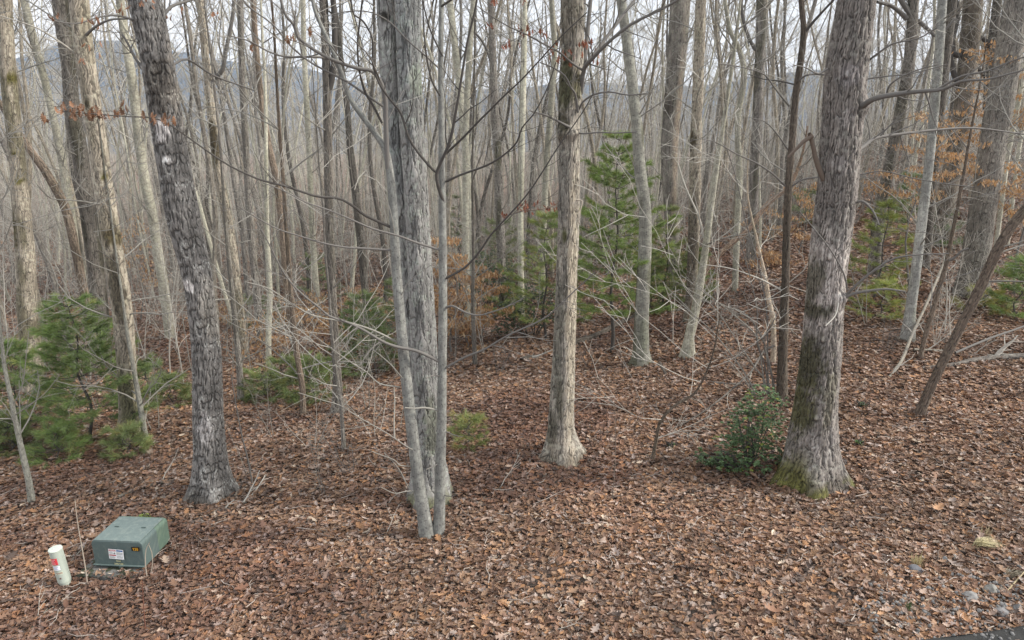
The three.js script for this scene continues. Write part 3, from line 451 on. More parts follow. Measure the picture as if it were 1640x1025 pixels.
// 5: the twin smooth saplings in front of the forked oak
const SAP = { kids: [0, 3, 4], min: 0.003, lift: 0.02, crook: 0.42, step: 0.14 };
{
  const rowsL = [[684, 862, 26], [678, 820, 22], [670, 770, 20], [660, 690, 19], [650, 600, 18], [643, 530, 17], [637, 460, 16], [632, 380, 15], [628, 310, 14], [617, 240, 11], [597, 209, 9], [577, 182, 8.5], [560, 156, 8], [546, 115, 8], [535, 86, 7.5], [519, 51, 7], [505, 18, 6], [497, -20, 6]];
  const L = bigTree('sapling', 'left of two smooth grey saplings in the centre, its top bending to the left', rowsL, { seed: 15, bark: 'smooth', mat: barkMat('smooth', 0.72, 0.72, 0.70, 0.006), amp: 0.006, flare: 0.2, flareH: 0.12, segs: 24, rings: 360, top: 11, tint: () => (p) => { const k = 0.85 + 0.35 * vnoise(p[0] * 6, p[1] * 7, p[2] * 6, 17); return [k, k, k]; } });
  const { t, R, foot: { z } } = L;
  for (const [px, w0, w1, dz, m, lvl] of [
    [[[629, 401], [586, 398], [553, 396], [520, 390], [473, 376], [443, 366], [410, 348], [380, 330]], 4, 1.5, 0.7, 'grey', 2],
    [[[627, 364], [583, 344], [568, 332], [544, 318], [509, 315], [478, 305], [453, 297], [420, 289], [400, 281], [365, 264], [332, 242], [300, 219], [265, 196], [245, 189], [212, 187], [166, 184], [100, 178]], 5, 1.4, 1.5, 'dark', 2],
    [[[612, 197], [598, 170], [585, 148], [578, 125], [574, 101], [573, 64], [577, 29], [581, -5]], 4, 3, 0.4, 'dark', 1],
    [[[621, 270], [618, 200], [616, 150], [607, 127], [595, 113], [576, 110], [544, 100], [517, 88], [478, 60], [470, 39], [458, 25], [448, -6]], 8, 4, 0.5, 'grey', 2],
    [[[538, 97], [515, 92], [490, 91], [458, 91], [429, 82], [400, 66], [370, 58]], 4.5, 2, 0.8, 'grey', 2],
    [[[613, 170], [585, 151], [556, 131], [517, 111], [492, 96], [464, 72], [439, 41], [400, 12], [385, -5]], 4, 2, 0.7, 'grey', 2],
    [[[648, 585], [640, 620], [607, 614], [587, 596], [560, 579], [529, 557], [500, 535]].filter((q, k) => k !== 0), 2.6, 1.2, 0.6, 'wood', 1],
    [[[650, 612], [640, 600], [624, 582], [600, 562], [578, 547], [560, 540]], 2.0, 1.0, 0.4, 'wood', 1],
    [[[663, 720], [656, 718], [620, 694], [576, 669], [544, 649], [517, 641], [478, 629]], 2.2, 1.0, 0.8, 'wood', 1],
    [[[667, 747], [640, 745], [632, 737], [611, 729], [595, 723]], 2.2, 1.0, 0.3, 'wood', 1],
    [[[672, 786], [650, 787], [632, 790], [610, 780]], 1.9, 1.0, 0.3, 'wood', 1],
    [[[674, 800], [655, 782], [642, 756], [630, 740], [615, 725]], 1.9, 1.0, 0.2, 'wood', 1],
    [[[640, 480], [652, 455], [668, 440], [690, 425]], 2, 1, 0.2, 'wood', 0],
    [[[634, 395], [628, 350], [615, 310], [600, 285]], 2, 1, 0.3, 'wood', 1]]) limbPart(t, px, z + 0.02, z + dz, w0, w1, TWIG[m], R, lvl, SAP);
  const rowsR = [[702, 858, 21], [704, 820, 18], [705, 760, 17], [707, 690, 16], [708, 600, 15], [709, 500, 14.5], [709, 400, 13], [708, 320, 12], [707, 200, 10], [706, 100, 9], [707, 0, 8], [708, -40, 8]];
  const Rt = bigTree('sapling', 'right of two smooth grey saplings in the centre, upright with long dark sweeping branches', rowsR, { seed: 16, bark: 'smooth', mat: barkMat('smooth', 0.72, 0.72, 0.70, 0.006), amp: 0.006, flare: 0.2, flareH: 0.12, segs: 24, rings: 340, top: 11, tint: () => (p) => { const k = 0.85 + 0.35 * vnoise(p[0] * 6, p[1] * 7, p[2] * 6, 18); return [k, k, k]; } });
  const z2 = Rt.foot.z;
  for (const [px, w0, w1, dz, m, lvl] of [
    [[[710, 322], [703, 302], [699, 280], [705, 262], [713, 245], [722, 220], [728, 190], [735, 150], [743, 100], [750, 60], [760, 20], [766, -15]], 6, 3.5, 0.5, 'dark', 1],
    [[[713, 247], [740, 222], [761, 200], [785, 176], [810, 151], [835, 128], [870, 90], [902, 55], [940, 20]], 4, 1.8, 0.8, 'dark', 2],
    [[[699, 276], [693, 271], [671, 246], [654, 219], [642, 181], [624, 158], [607, 133], [597, 101], [597, 78], [595, 58], [581, 33], [566, 22], [562, -4]], 4.5, 2.5, 0.7, 'dark', 2],
    [[[714, 291], [738, 280], [769, 269], [789, 260], [812, 244], [828, 227], [836, 205], [855, 182], [877, 140], [890, 100]], 4, 1.8, 0.9, 'dark', 2],
    [[[712, 447], [745, 428], [770, 400], [787, 375], [812, 348], [843, 313], [867, 278], [894, 235], [933, 180], [950, 150]], 4, 1.6, 1.0, 'dark', 2],
    [[[713, 493], [725, 490], [745, 500], [765, 505], [790, 499], [815, 490], [838, 478]], 4, 1.6, 0.5, 'grey', 2],
    [[[712, 590], [745, 572], [775, 560], [800, 545], [820, 534], [870, 511], [896, 489], [920, 466], [953, 436]], 4, 1.6, 1.0, 'grey', 2],
    [[[706, 580], [667, 562], [634, 555], [613, 547], [583, 529], [556, 516], [527, 506], [509, 491], [486, 473], [462, 448], [445, 420], [428, 385], [410, 355]], 5.5, 1.8, 1.2, 'grey', 2],
    [[[704, 400], [665, 388], [639, 378], [596, 366], [559, 350], [525, 336], [490, 324], [455, 306], [420, 292]], 4, 1.6, 1.0, 'grey', 2],
    [[[640, 550], [600, 530], [560, 517], [500, 505], [465, 485], [430, 462], [395, 452]], 3.5, 1.5, 1.2, 'wood', 1],
    [[[705, 603], [695, 601], [682, 606]], 3, 2, 0.25, 'grey', 0], [[[702, 657], [680, 653], [664, 654], [648, 653]], 3.6, 2.4, 0.3, 'wood', 0],
    [[[706, 740], [692, 748], [682, 752]], 2.6, 1.6, 0.2, 'grey', 0], [[[712, 690], [728, 697], [742, 700]], 1.8, 1, 0.2, 'grey', 0], [[[710, 793], [722, 795], [730, 793]], 2, 1, 0.15, 'grey', 0],
    [[[709, 90], [690, 50], [680, 15], [676, -10]], 3, 2, 0.3, 'dark', 1], [[[707, 10], [722, 0], [740, -12]], 4, 3, 0.3, 'dark', 0],
    [[[706, 155], [692, 130], [684, 95], [679, 50], [677, 0]], 3.4, 2.4, 0.25, 'dark', 1], [[[704, 110], [680, 88], [650, 62], [625, 36], [595, 20], [560, 18], [520, 26]], 3, 1.5, 0.5, 'grey', 2]]) limbPart(Rt.t, px, z2 + 0.02, z2 + dz, w0, w1, TWIG[m], Rt.R, lvl, SAP);
}

// ---------------------------------------------------------------- the trees behind them, read off the photograph one by one
const MID = { kids: [0, 3, 5, 6], min: 0.0038, lift: 0.05, crook: 0.5, step: 0.3 };
function midTree(label, rows, o) {
  const R = rng(o.seed), foot = o.z ? onPlane(rows[0][0], rows[0][1], -o.z) : hit(rows[0][0], rows[0][1]); if (o.z) foot.y = ground(foot.x, foot.z);
  const t = thing(o.name ?? 'tree', label, 'tree', foot), { pts, rad } = stemFrom(rows, foot.z, R);
  if (o.z) pts[0].y = Math.min(pts[0].y, foot.y + 0.2);
  const low = pts[0].clone(); low.y -= 0.6; pts.unshift(low); rad.unshift(rad[0] * 1.1);
  const up = upward(pts, rad, o.top ?? 16, R), near = depthOf(foot) < 20;
  const wob = (p) => { const k = (o.tone ?? 1) * (0.78 + 0.44 * vnoise(p[0] * 3, p[1] * 1.2, p[2] * 3, o.seed)), dark = (o.dark ?? 0.3) * sstep(0.56, 0.7, vnoise(p[0] * 5, p[1] * 1.3 + 7, p[2] * 5, o.seed + 1)); return [k * mix(1, 0.36, dark), k * mix(1, 0.37, dark), k * mix(0.98, 0.26, dark)]; };
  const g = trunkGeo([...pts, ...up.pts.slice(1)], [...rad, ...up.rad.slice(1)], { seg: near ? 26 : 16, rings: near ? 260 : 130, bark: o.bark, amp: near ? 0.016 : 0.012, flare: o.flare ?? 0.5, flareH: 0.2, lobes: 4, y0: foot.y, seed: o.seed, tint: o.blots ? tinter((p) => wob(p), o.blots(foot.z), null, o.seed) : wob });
  part('trunk', g.translate(-foot.x, -foot.y, -foot.z), o.mat, t);
  const mb = new MB(), nTwig = o.twigs ?? 9, m = TWIG[o.twig ?? 'wood'];
  for (let k = 0; k < nTwig; k++) { const f = 0.3 + 0.68 * R(), i = Math.min(pts.length - 2, Math.floor(f * (pts.length - 1))), q = pts[i].clone().lerp(pts[i + 1], R()), a = R() * 6.28; grow(mb, R, q, V(Math.cos(a), 0.25 + 0.7 * R(), Math.sin(a)).normalize(), 0.7 + 1.6 * R(), Math.min(0.016, rad[i] * 0.3), 2, MID); }
  for (let k = 0; k < 7; k++) { const i = 1 + Math.floor(R() * 5), a = R() * 6.28; grow(mb, R, up.pts[i], V(Math.cos(a), 0.7, Math.sin(a)).normalize(), 1.5 + 2.2 * R(), up.rad[i] * 0.5, 2, CROWN); }
  const c = part('crown', mb.geo(), m, t); c.geometry.translate(-foot.x, -foot.y, -foot.z);
  for (const [px, w0, w1, dz, mm, lvl] of o.limbs ?? []) limbPart(t, px, foot.z, foot.z + dz, w0, w1, TWIG[mm], R, lvl ?? 1);
  return t;
}
const PALE = barkMat('smooth', 1.35, 1.29, 1.12), PALER = barkMat('smooth', 1.75, 1.68, 1.46), GREY = barkMat('furrow', 0.95, 0.93, 0.9), DARK = barkMat('furrow', 0.5, 0.48, 0.45), BROWN = barkMat('furrow', 0.72, 0.6, 0.5), LIGHT = barkMat('furrow', 1.35, 1.27, 1.1), PLATE = barkMat('plate', 0.9, 0.9, 0.88);
const MOSS = [0.34, 0.34, 0.12];
midTree('pale trunk with green moss patches at the far left edge above the pine', [[56, 640, 30], [50, 560, 29], [45, 520, 28], [40, 400, 27], [33, 320, 24], [25, 230, 22], [16, 150, 22], [8, 40, 22], [5, -40, 22]], { seed: 201, z: 16, bark: 'furrow', mat: LIGHT, dark: 0.7, blots: (z) => [blot(15, 125, z + 0.15, 0.12, 0.14, MOSS), blot(30, 290, z + 0.15, 0.07, 0.09, MOSS), blot(22, 245, z + 0.15, 0.06, 0.06, MOSS), blot(24, 365, z + 0.1, 0.10, 0.5, [0.25, 0.24, 0.14])] });
midTree('slim pale trunk leaning left between the far left trunk and the dark mossy one', [[140, 500, 14], [128, 420, 13], [112, 330, 12], [100, 260, 12], [88, 200, 11], [72, 130, 11], [54, 60, 11], [36, -10, 11]], { seed: 202, z: 20, bark: 'smooth', mat: PALE, flare: 0.1 });
midTree('brown dead trunk leaning diagonally behind the far left trunk', [[118, 372, 13], [105, 335, 13], [88, 300, 13], [70, 270, 12], [48, 240, 11], [30, 212, 10], [8, 178, 9], [-10, 150, 8]], { seed: 203, z: 17.5, bark: 'furrow', mat: BROWN, top: 5, twigs: 3, flare: 0.05 });
midTree('dark mossy knotted trunk directly left of the pale trunk with the mossy side', [[168, 590, 24], [160, 490, 24], [150, 400, 24], [138, 320, 24], [127, 240, 23], [116, 180, 22], [110, 100, 22], [100, 30, 24], [92, -40, 24]], { seed: 204, z: 18, bark: 'furrow', mat: DARK, tone: 1.25, dark: 0.75 });
midTree('sturdy pale trunk with dark mossy left side, rising behind the left pine', [[208, 706, 36], [207, 660, 30], [203, 590, 28], [196, 500, 29], [184, 420, 29], [173, 345, 28], [163, 280, 28], [152, 200, 27], [140, 120, 27], [130, 40, 28], [124, -40, 28]], { seed: 205, bark: 'furrow', mat: LIGHT, dark: 0.35, blots: (z) => [blot(176, 380, z + 0.15, 0.14, 0.2, [0.34, 0.31, 0.2]), blot(186, 470, z + 0.15, 0.12, 0.8, [0.26, 0.25, 0.2], 0.85), blot(166, 283, z + 0.18, 0.06, 0.07, MOSS), blot(200, 640, z + 0.2, 0.16, 0.8, [0.25, 0.28, 0.16], 0.8), blot(138, 165, z + 0.15, 0.07, 0.07, [0.3, 0.28, 0.2])], limbs: [[[[133, 62], [150, 45], [175, 32], [206, 30]], 5, 2.5, 0.6, 'grey', 1], [[[128, 92], [100, 70], [60, 45], [0, 25]], 4, 1.5, 0.8, 'pale', 2]] });
midTree('smooth grey straight trunk just left of the dark leaning oak', [[272, 540, 15], [264, 470, 15], [252, 400, 15], [243, 340, 15], [234, 300, 15], [222, 220, 14], [212, 130, 14], [200, 60, 13], [190, -20, 13]], { seed: 206, z: 21, bark: 'smooth', mat: PALE, dark: 0.1, flare: 0.1 });
midTree('forking trunk with dark stained middle, right of the dark leaning oak', [[392, 600, 18], [384, 510, 16], [375, 430, 16], [364, 350, 15], [352, 290, 15], [343, 220, 14], [336, 150, 13], [328, 80, 11], [320, -20, 11]], { seed: 207, z: 18.5, bark: 'furrow', mat: LIGHT, dark: 0.5, blots: (z) => [blot(342, 225, z + 0.1, 0.12, 0.55, [0.25, 0.23, 0.17])], limbs: [[[[338, 140], [345, 125], [356, 112], [362, 80], [372, 30], [376, -20]], 8, 5, 0.2, 'grey', 1]] });
midTree('slender grey trunk beside the forking trunk right of the leaning oak', [[420, 580, 13], [412, 480, 12], [404, 400, 11], [399, 340, 11], [394, 240, 10], [388, 130, 10], [384, -20, 10]], { seed: 208, z: 20, bark: 'smooth', mat: GREY, flare: 0.1 });
midTree('slim tan trunk curving left between the leaning oak and the forked oak', [[478, 590, 13], [468, 520, 13], [460, 460, 12], [452, 360, 11], [443, 290, 11], [430, 230, 10], [420, 170, 9], [411, 80, 8], [404, -20, 8]], { seed: 209, z: 19, bark: 'furrow', mat: BROWN, tone: 1.3, flare: 0.15 });
midTree('dark straight trunk with mossy foot, left of the forked oak', [[541, 664, 20], [540, 600, 13], [535, 530, 13], [531, 440, 13], [527, 340, 13], [525, 220, 13], [523, 120, 13], [520, 40, 13], [517, -20, 13]], { seed: 210, bark: 'furrow', mat: DARK, tone: 1.2, flare: 0.5, limbs: [[[[525, 150], [533, 120], [536, 70], [535, 20], [532, -20]], 10, 9, 0, 'dark', 1]] });
midTree('thin pale trunk left of the dark straight trunk', [[508, 480, 10], [502, 400, 10], [498, 320, 9], [495, 240, 9], [491, 160, 9], [487, 80, 8], [485, -20, 8]], { seed: 211, z: 23, bark: 'smooth', mat: PALER, flare: 0.1 });
midTree('thin bright trunk with a slight crook in the woods left of the forked oak', [[436, 640, 9], [430, 560, 9], [432, 470, 9], [428, 380, 8], [427, 320, 7], [426, 220, 6], [424, 120, 5]], { seed: 212, z: 17.5, bark: 'smooth', mat: PALER, flare: 0.1, top: 11 });
midTree('dark twisted trunk among the thin stems left of the forked oak', [[582, 400, 12], [572, 330, 13], [566, 280, 12], [560, 230, 10], [556, 170, 9], [548, 110, 8], [540, 40, 8], [530, -20, 8]], { seed: 213, z: 22, bark: 'furrow', mat: DARK, flare: 0.1 });
midTree('white barked trunk right of the right hand smooth sapling', [[757, 470, 13], [755, 420, 13], [752, 340, 13], [748, 270, 12], [741, 190, 12], [734, 120, 11], [726, 50, 11], [718, -20, 11]], { seed: 214, z: 22, bark: 'smooth', mat: PALER, dark: 0.15, flare: 0.1 });
midTree('pale trunk leaning right that crosses the white barked trunk', [[744, 300, 11], [746, 220, 11], [748, 160, 10], [751, 100, 10], [755, 40, 9], [760, -20, 9]], { seed: 215, z: 21, bark: 'smooth', mat: PALE, flare: 0.1 });
midTree('dark blotched trunk halfway between the right smooth sapling and the burl trunk', [[806, 430, 14], [800, 340, 14], [797, 250, 13], [793, 190, 13], [790, 120, 12], [788, 50, 11], [785, -20, 11]], { seed: 216, z: 22, bark: 'furrow', mat: GREY, dark: 0.8, flare: 0.1, limbs: [[[[790, 115], [780, 80], [768, 60], [752, 45]], 5, 3, 0.3, 'grey', 1]] });
midTree('thin light trunk left of the burl trunk', [[836, 520, 10], [834, 430, 10], [834, 340, 9], [836, 240, 9], [838, 150, 9], [840, 60, 8], [841, -20, 8]], { seed: 217, z: 21, bark: 'smooth', mat: PALER, flare: 0.1 });
midTree('slim light trunk close to the left side of the burl trunk', [[868, 420, 11], [872, 330, 10], [877, 240, 10], [884, 150, 10], [888, 80, 9], [884, 10, 9], [882, -20, 9]], { seed: 218, z: 24, bark: 'smooth', mat: PALE, flare: 0.1 });
midTree('grey lichen spotted trunk with crooked top, first to the right of the burl trunk', [[1027, 585, 34], [1027, 560, 26], [1028, 500, 23], [1032, 420, 22], [1033, 340, 20], [1025, 270, 19], [1020, 200, 18], [1012, 130, 17], [1003, 60, 16], [992, -20, 15]], { seed: 219, bark: 'smooth', mat: barkMat('smooth', 1.0, 0.98, 0.9), dark: 0.8, flare: 0.45, blots: (z) => [blot(1030, 540, z + 0.2, 0.14, 0.5, [0.62, 0.66, 0.55], 0.7)] });
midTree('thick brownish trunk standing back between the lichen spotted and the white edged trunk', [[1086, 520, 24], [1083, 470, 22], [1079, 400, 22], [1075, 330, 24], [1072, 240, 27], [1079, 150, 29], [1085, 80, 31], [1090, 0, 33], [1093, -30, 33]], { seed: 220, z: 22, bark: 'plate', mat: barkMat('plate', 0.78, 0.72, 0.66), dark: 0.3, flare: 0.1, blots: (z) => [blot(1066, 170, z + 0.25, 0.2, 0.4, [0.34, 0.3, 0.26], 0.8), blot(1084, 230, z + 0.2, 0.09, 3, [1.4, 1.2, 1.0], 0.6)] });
midTree('trunk with dark stains and a bright right edge, right of the thick brownish trunk', [[1104, 512, 17], [1108, 450, 17], [1111, 380, 18], [1113, 300, 18], [1114, 240, 18], [1117, 160, 17], [1120, 80, 17], [1123, -20, 17]], { seed: 221, bark: 'furrow', mat: LIGHT, dark: 0.6, blots: (z) => [blot(1108, 225, z + 0.15, 0.14, 0.3, [0.22, 0.2, 0.15]), blot(1107, 400, z + 0.15, 0.18, 1.6, [0.3, 0.28, 0.26], 0.8)] });
midTree('pale leaning trunk whose foot stands right of the lichen spotted trunk', [[1101, 573, 24], [1104, 540, 16], [1112, 505, 15], [1122, 450, 13], [1131, 390, 11], [1139, 330, 10], [1148, 270, 8], [1160, 190, 7], [1172, 110, 6]], { seed: 222, bark: 'smooth', mat: PALE, top: 9, flare: 0.4, limbs: [[[[1130, 395], [1120, 350], [1098, 300], [1085, 260]], 4, 2, -0.4, 'pale', 1]] });
midTree('dark grey trunk with a thick fork, left of the thin brown sapling', [[1200, 440, 15], [1206, 340, 15], [1209, 260, 15], [1213, 180, 15], [1217, 90, 15], [1220, -20, 15]], { seed: 223, z: 23, bark: 'furrow', mat: GREY, dark: 0.7, flare: 0.1, limbs: [[[[1210, 80], [1199, 60], [1190, 30], [1186, -10]], 6, 5, 0.1, 'grey', 1]] });
midTree('crooked pale branching trunk between the white edged trunk and the thin brown sapling', [[1176, 480, 10], [1180, 380, 10], [1184, 280, 10], [1182, 190, 9], [1192, 120, 9], [1184, 80, 8], [1170, 50, 7], [1160, -10, 6]], { seed: 224, z: 20, bark: 'smooth', mat: PALE, flare: 0.1 });
midTree('thin brown stem with upper fork in front of the big mossy oak, left side', [[1250, 704, 22], [1252, 640, 17], [1253, 590, 15], [1255, 530, 14], [1258, 440, 12], [1261, 340, 11.5], [1264, 280, 11], [1269, 220, 10.5], [1274, 160, 10], [1282, 100, 9.5], [1287, 50, 9], [1281, -20, 8]], { name: 'sapling', seed: 225, z: 12.4, bark: 'furrow', mat: barkMat('furrow', 0.48, 0.41, 0.35), flare: 0.25, top: 11, twigs: 3, twig: 'dark', limbs: [
  [[[1287, 55], [1300, 38], [1318, 18], [1335, 0], [1350, -15]], 5, 3, 0.3, 'dark', 1], [[[1276, 133], [1290, 121], [1315, 119], [1345, 124], [1375, 127], [1420, 122], [1460, 118], [1520, 102]], 3.5, 1.4, 0.8, 'grey', 2],
  [[[1266, 300], [1285, 288], [1311, 284], [1338, 287], [1373, 281], [1412, 274], [1460, 285], [1500, 292], [1560, 300]], 3.2, 1.3, 0.9, 'grey', 2], [[[1257, 297], [1237, 278], [1209, 260], [1178, 246], [1147, 228], [1120, 222]], 3.2, 1.2, 0.8, 'grey', 2],
  [[[1262, 240], [1245, 215], [1225, 195], [1200, 188]], 2.6, 1, 0.4, 'grey', 1], [[[1264, 170], [1240, 140], [1225, 120], [1190, 108], [1150, 102]], 3, 1.2, 0.6, 'grey', 2], [[[1252, 465], [1220, 448], [1200, 440], [1170, 430], [1130, 424]], 3, 1.2, 0.4, 'pale', 2]] });
midTree('dark mossy trunk with thick forked limbs, right of the big mossy oak', [[1398, 470, 18], [1402, 400, 19], [1410, 335, 19], [1422, 280, 18], [1434, 220, 17], [1446, 160, 17], [1456, 100, 17], [1461, 40, 16], [1464, -20, 15]], { seed: 226, z: 19, bark: 'furrow', mat: DARK, tone: 1.3, dark: 0.6, limbs: [[[[1452, 30], [1440, 18], [1425, 8], [1405, 3]], 8, 5, 0.2, 'grey', 2], [[[1458, 22], [1440, -5], [1432, -20]], 9, 7, 0, 'grey', 0], [[[1470, 32], [1490, 50], [1500, 58], [1530, 30]], 7, 3, 0.2, 'grey', 1]] });
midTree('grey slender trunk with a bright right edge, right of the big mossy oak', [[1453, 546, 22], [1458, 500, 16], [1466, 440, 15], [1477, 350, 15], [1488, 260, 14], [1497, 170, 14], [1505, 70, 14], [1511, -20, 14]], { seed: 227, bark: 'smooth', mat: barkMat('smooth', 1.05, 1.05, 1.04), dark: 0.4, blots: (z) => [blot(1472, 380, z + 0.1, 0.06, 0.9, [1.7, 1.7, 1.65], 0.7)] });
midTree('black wet trunk close behind the grey slender trunk on the right', [[1478, 470, 14], [1484, 390, 14], [1490, 320, 15], [1500, 230, 15], [1508, 150, 16], [1516, 70, 16], [1527, -20, 16]], { seed: 228, z: 19.5, bark: 'furrow', mat: DARK, flare: 0.1 });
midTree('stout brown trunk second from the right edge among orange leaves', [[1503, 425, 36], [1508, 370, 28], [1517, 310, 28], [1530, 250, 28], [1543, 170, 28], [1552, 80, 28], [1561, -20, 28]], { seed: 229, z: 22, bark: 'plate', mat: barkMat('plate', 0.55, 0.47, 0.4), limbs: [[[[1545, 150], [1530, 125], [1522, 80], [1534, 30], [1530, -10]], 9, 6, 0.1, 'dark', 1], [[[1540, 90], [1525, 85], [1518, 70]], 9, 6, 0.1, 'dark', 1]] });
midTree('dark forked trunk behind the rightmost big trunk', [[1575, 330, 14], [1580, 240, 15], [1583, 160, 15], [1588, 90, 14], [1594, 30, 13], [1600, -20, 13]], { seed: 230, z: 23, bark: 'furrow', mat: DARK, flare: 0.1, limbs: [[[[1585, 75], [1575, 62], [1565, 58]], 8, 6, 0.1, 'dark', 1], [[[1580, 125], [1568, 112], [1560, 108]], 8, 6, 0.1, 'dark', 0]] });
midTree('big even grey trunk nearest the right edge of the photo', [[1554, 474, 52], [1560, 430, 40], [1569, 370, 38], [1580, 300, 38], [1590, 230, 38], [1604, 150, 38], [1618, 70, 38], [1634, -20, 38]], { seed: 231, bark: 'furrow', mat: barkMat('furrow', 0.82, 0.8, 0.76), flare: 0.3, dark: 0.1 });
midTree('thin white trunk hugging the right side of the big trunk at the right edge', [[1588, 460, 7], [1597, 380, 7], [1606, 310, 7], [1616, 240, 7], [1630, 170, 7], [1645, 90, 7]], { seed: 232, z: 21, bark: 'smooth', mat: PALER, flare: 0.1 });
midTree('thin white stem at the right edge beyond the leaning brown stem', [[1612, 400, 6], [1622, 320, 6], [1632, 240, 6], [1645, 160, 6]], { seed: 233, z: 22, bark: 'smooth', mat: PALER, flare: 0.1, top: 12 });
midTree('leaning brown stem rising from the leaves towards the right edge', [[1472, 668, 15], [1482, 640, 14], [1500, 600, 14], [1520, 560, 14], [1545, 510, 14], [1570, 460, 15], [1598, 400, 15], [1622, 360, 14], [1650, 325, 14], [1700, 250, 12]], { name: 'sapling', seed: 234, bark: 'furrow', mat: barkMat('furrow', 0.58, 0.47, 0.39), flare: 0.1, top: 7, twigs: 3, limbs: [[[[1530, 565], [1560, 552], [1590, 540], [1625, 528], [1660, 515]], 4, 3, -0.6, 'grey', 0], [[[1572, 452], [1600, 450], [1660, 452]], 3, 2, 0.2, 'grey', 0], [[[1600, 405], [1630, 395], [1665, 385]], 3, 1.5, 0.2, 'pale', 1]] });
midTree('thin dark stem with a crook left of the leaning brown stem', [[1473, 577, 7], [1480, 545, 7], [1492, 505, 7], [1505, 460, 6.5], [1516, 420, 6], [1526, 370, 5], [1536, 320, 5], [1545, 270, 4]], { name: 'sapling', seed: 235, bark: 'furrow', mat: BROWN, flare: 0.1, top: 7, twig: 'grey', twigs: 7, limbs: [[[[1516, 418], [1530, 412], [1540, 402], [1552, 398]], 4, 3, 0.2, 'grey', 0]] });
midTree('thin dead trunk slanting to the upper right across the middle distance', [[1105, 470, 6], [1125, 445, 6.5], [1150, 410, 7], [1176, 386, 8], [1200, 366, 8], [1226, 330, 7], [1262, 300, 6]], { name: 'dead_tree', seed: 236, z: 17, bark: 'furrow', mat: barkMat('furrow', 1.25, 0.95, 0.75), top: 5, twigs: 0, flare: 0 });
midTree('small grey sapling at the left edge in front of the pine', [[52, 809, 11], [46, 770, 10], [38, 735, 9], [28, 690, 8], [18, 640, 7], [8, 590, 6], [2, 540, 5], [-4, 480, 4]], { name: 'sapling', seed: 237, bark: 'smooth', mat: barkMat('smooth', 0.95, 0.93, 0.86), flare: 0.15, top: 6.5, twigs: 7, twig: 'wood', limbs: [[[[24, 665], [45, 650], [70, 632], [96, 600]], 2, 1, 0.3, 'wood', 1], [[[20, 650], [35, 620], [42, 570], [46, 530]], 1.8, 0.9, 0.2, 'wood', 1], [[[32, 705], [15, 660], [0, 640]], 1.8, 0.9, 0.2, 'wood', 1]] });
midTree('small grey sapling beside the foot of the pale trunk behind the pine', [[234, 712, 10], [228, 670, 9], [221, 630, 8], [214, 590, 7], [205, 540, 6], [198, 490, 4]], { name: 'sapling', seed: 238, bark: 'smooth', mat: barkMat('smooth', 0.95, 0.93, 0.86), flare: 0.15, top: 6, twigs: 8, twig: 'wood' });
midTree('slender grey sapling right behind the dark leaning oak', [[386, 646, 11], [384, 600, 10], [379, 540, 9], [373, 480, 8], [367, 420, 7], [360, 340, 6], [355, 260, 5]], { name: 'sapling', seed: 239, bark: 'smooth', mat: GREY, flare: 0.15, top: 9, twigs: 10 });
midTree('thin grey sapling left of the twin saplings with its foot in open leaves', [[551, 725, 8], [549, 690, 7], [545, 640, 6.5], [538, 590, 6], [532, 540, 5], [528, 480, 4]], { name: 'sapling', seed: 240, bark: 'smooth', mat: GREY, flare: 0.1, top: 7, twigs: 11, twig: 'pale' });
midTree('sapling with mossy grey foot left of the thin grey sapling', [[486, 668, 9], [484, 620, 9], [476, 570, 8.5], [470, 520, 8], [464, 440, 7], [458, 360, 6]], { name: 'sapling', seed: 241, bark: 'furrow', mat: BROWN, flare: 0.1, top: 9, twigs: 9 });
midTree('thin dark stem right of the twin saplings in the middle distance', [[761, 588, 7], [759, 540, 7], [757, 480, 6], [758, 420, 5], [757, 340, 4]], { name: 'sapling', seed: 242, bark: 'furrow', mat: DARK, tone: 1.4, flare: 0.1, top: 8, twigs: 9 });
midTree('thin dark bent stem in the open leaves between the burl trunk and mossy oak', [[1044, 742, 5], [1050, 710, 5], [1058, 675, 4.5], [1080, 650, 3.5], [1110, 632, 3]], { name: 'sapling', seed: 243, bark: 'furrow', mat: BROWN, flare: 0.1, top: 1.5, twigs: 4, twig: 'pale' });
midTree('thin dead pole in the leaves just left of the big mossy oak', [[1242, 540, 9], [1237, 508, 8], [1231, 479, 7.5], [1226, 445, 6], [1216, 400, 4], [1200, 330, 3]], { name: 'dead_tree', seed: 244, z: 14, bark: 'smooth', mat: barkMat('smooth', 1.7, 1.4, 1.15), flare: 0, top: 5, twigs: 3, twig: 'pale' });

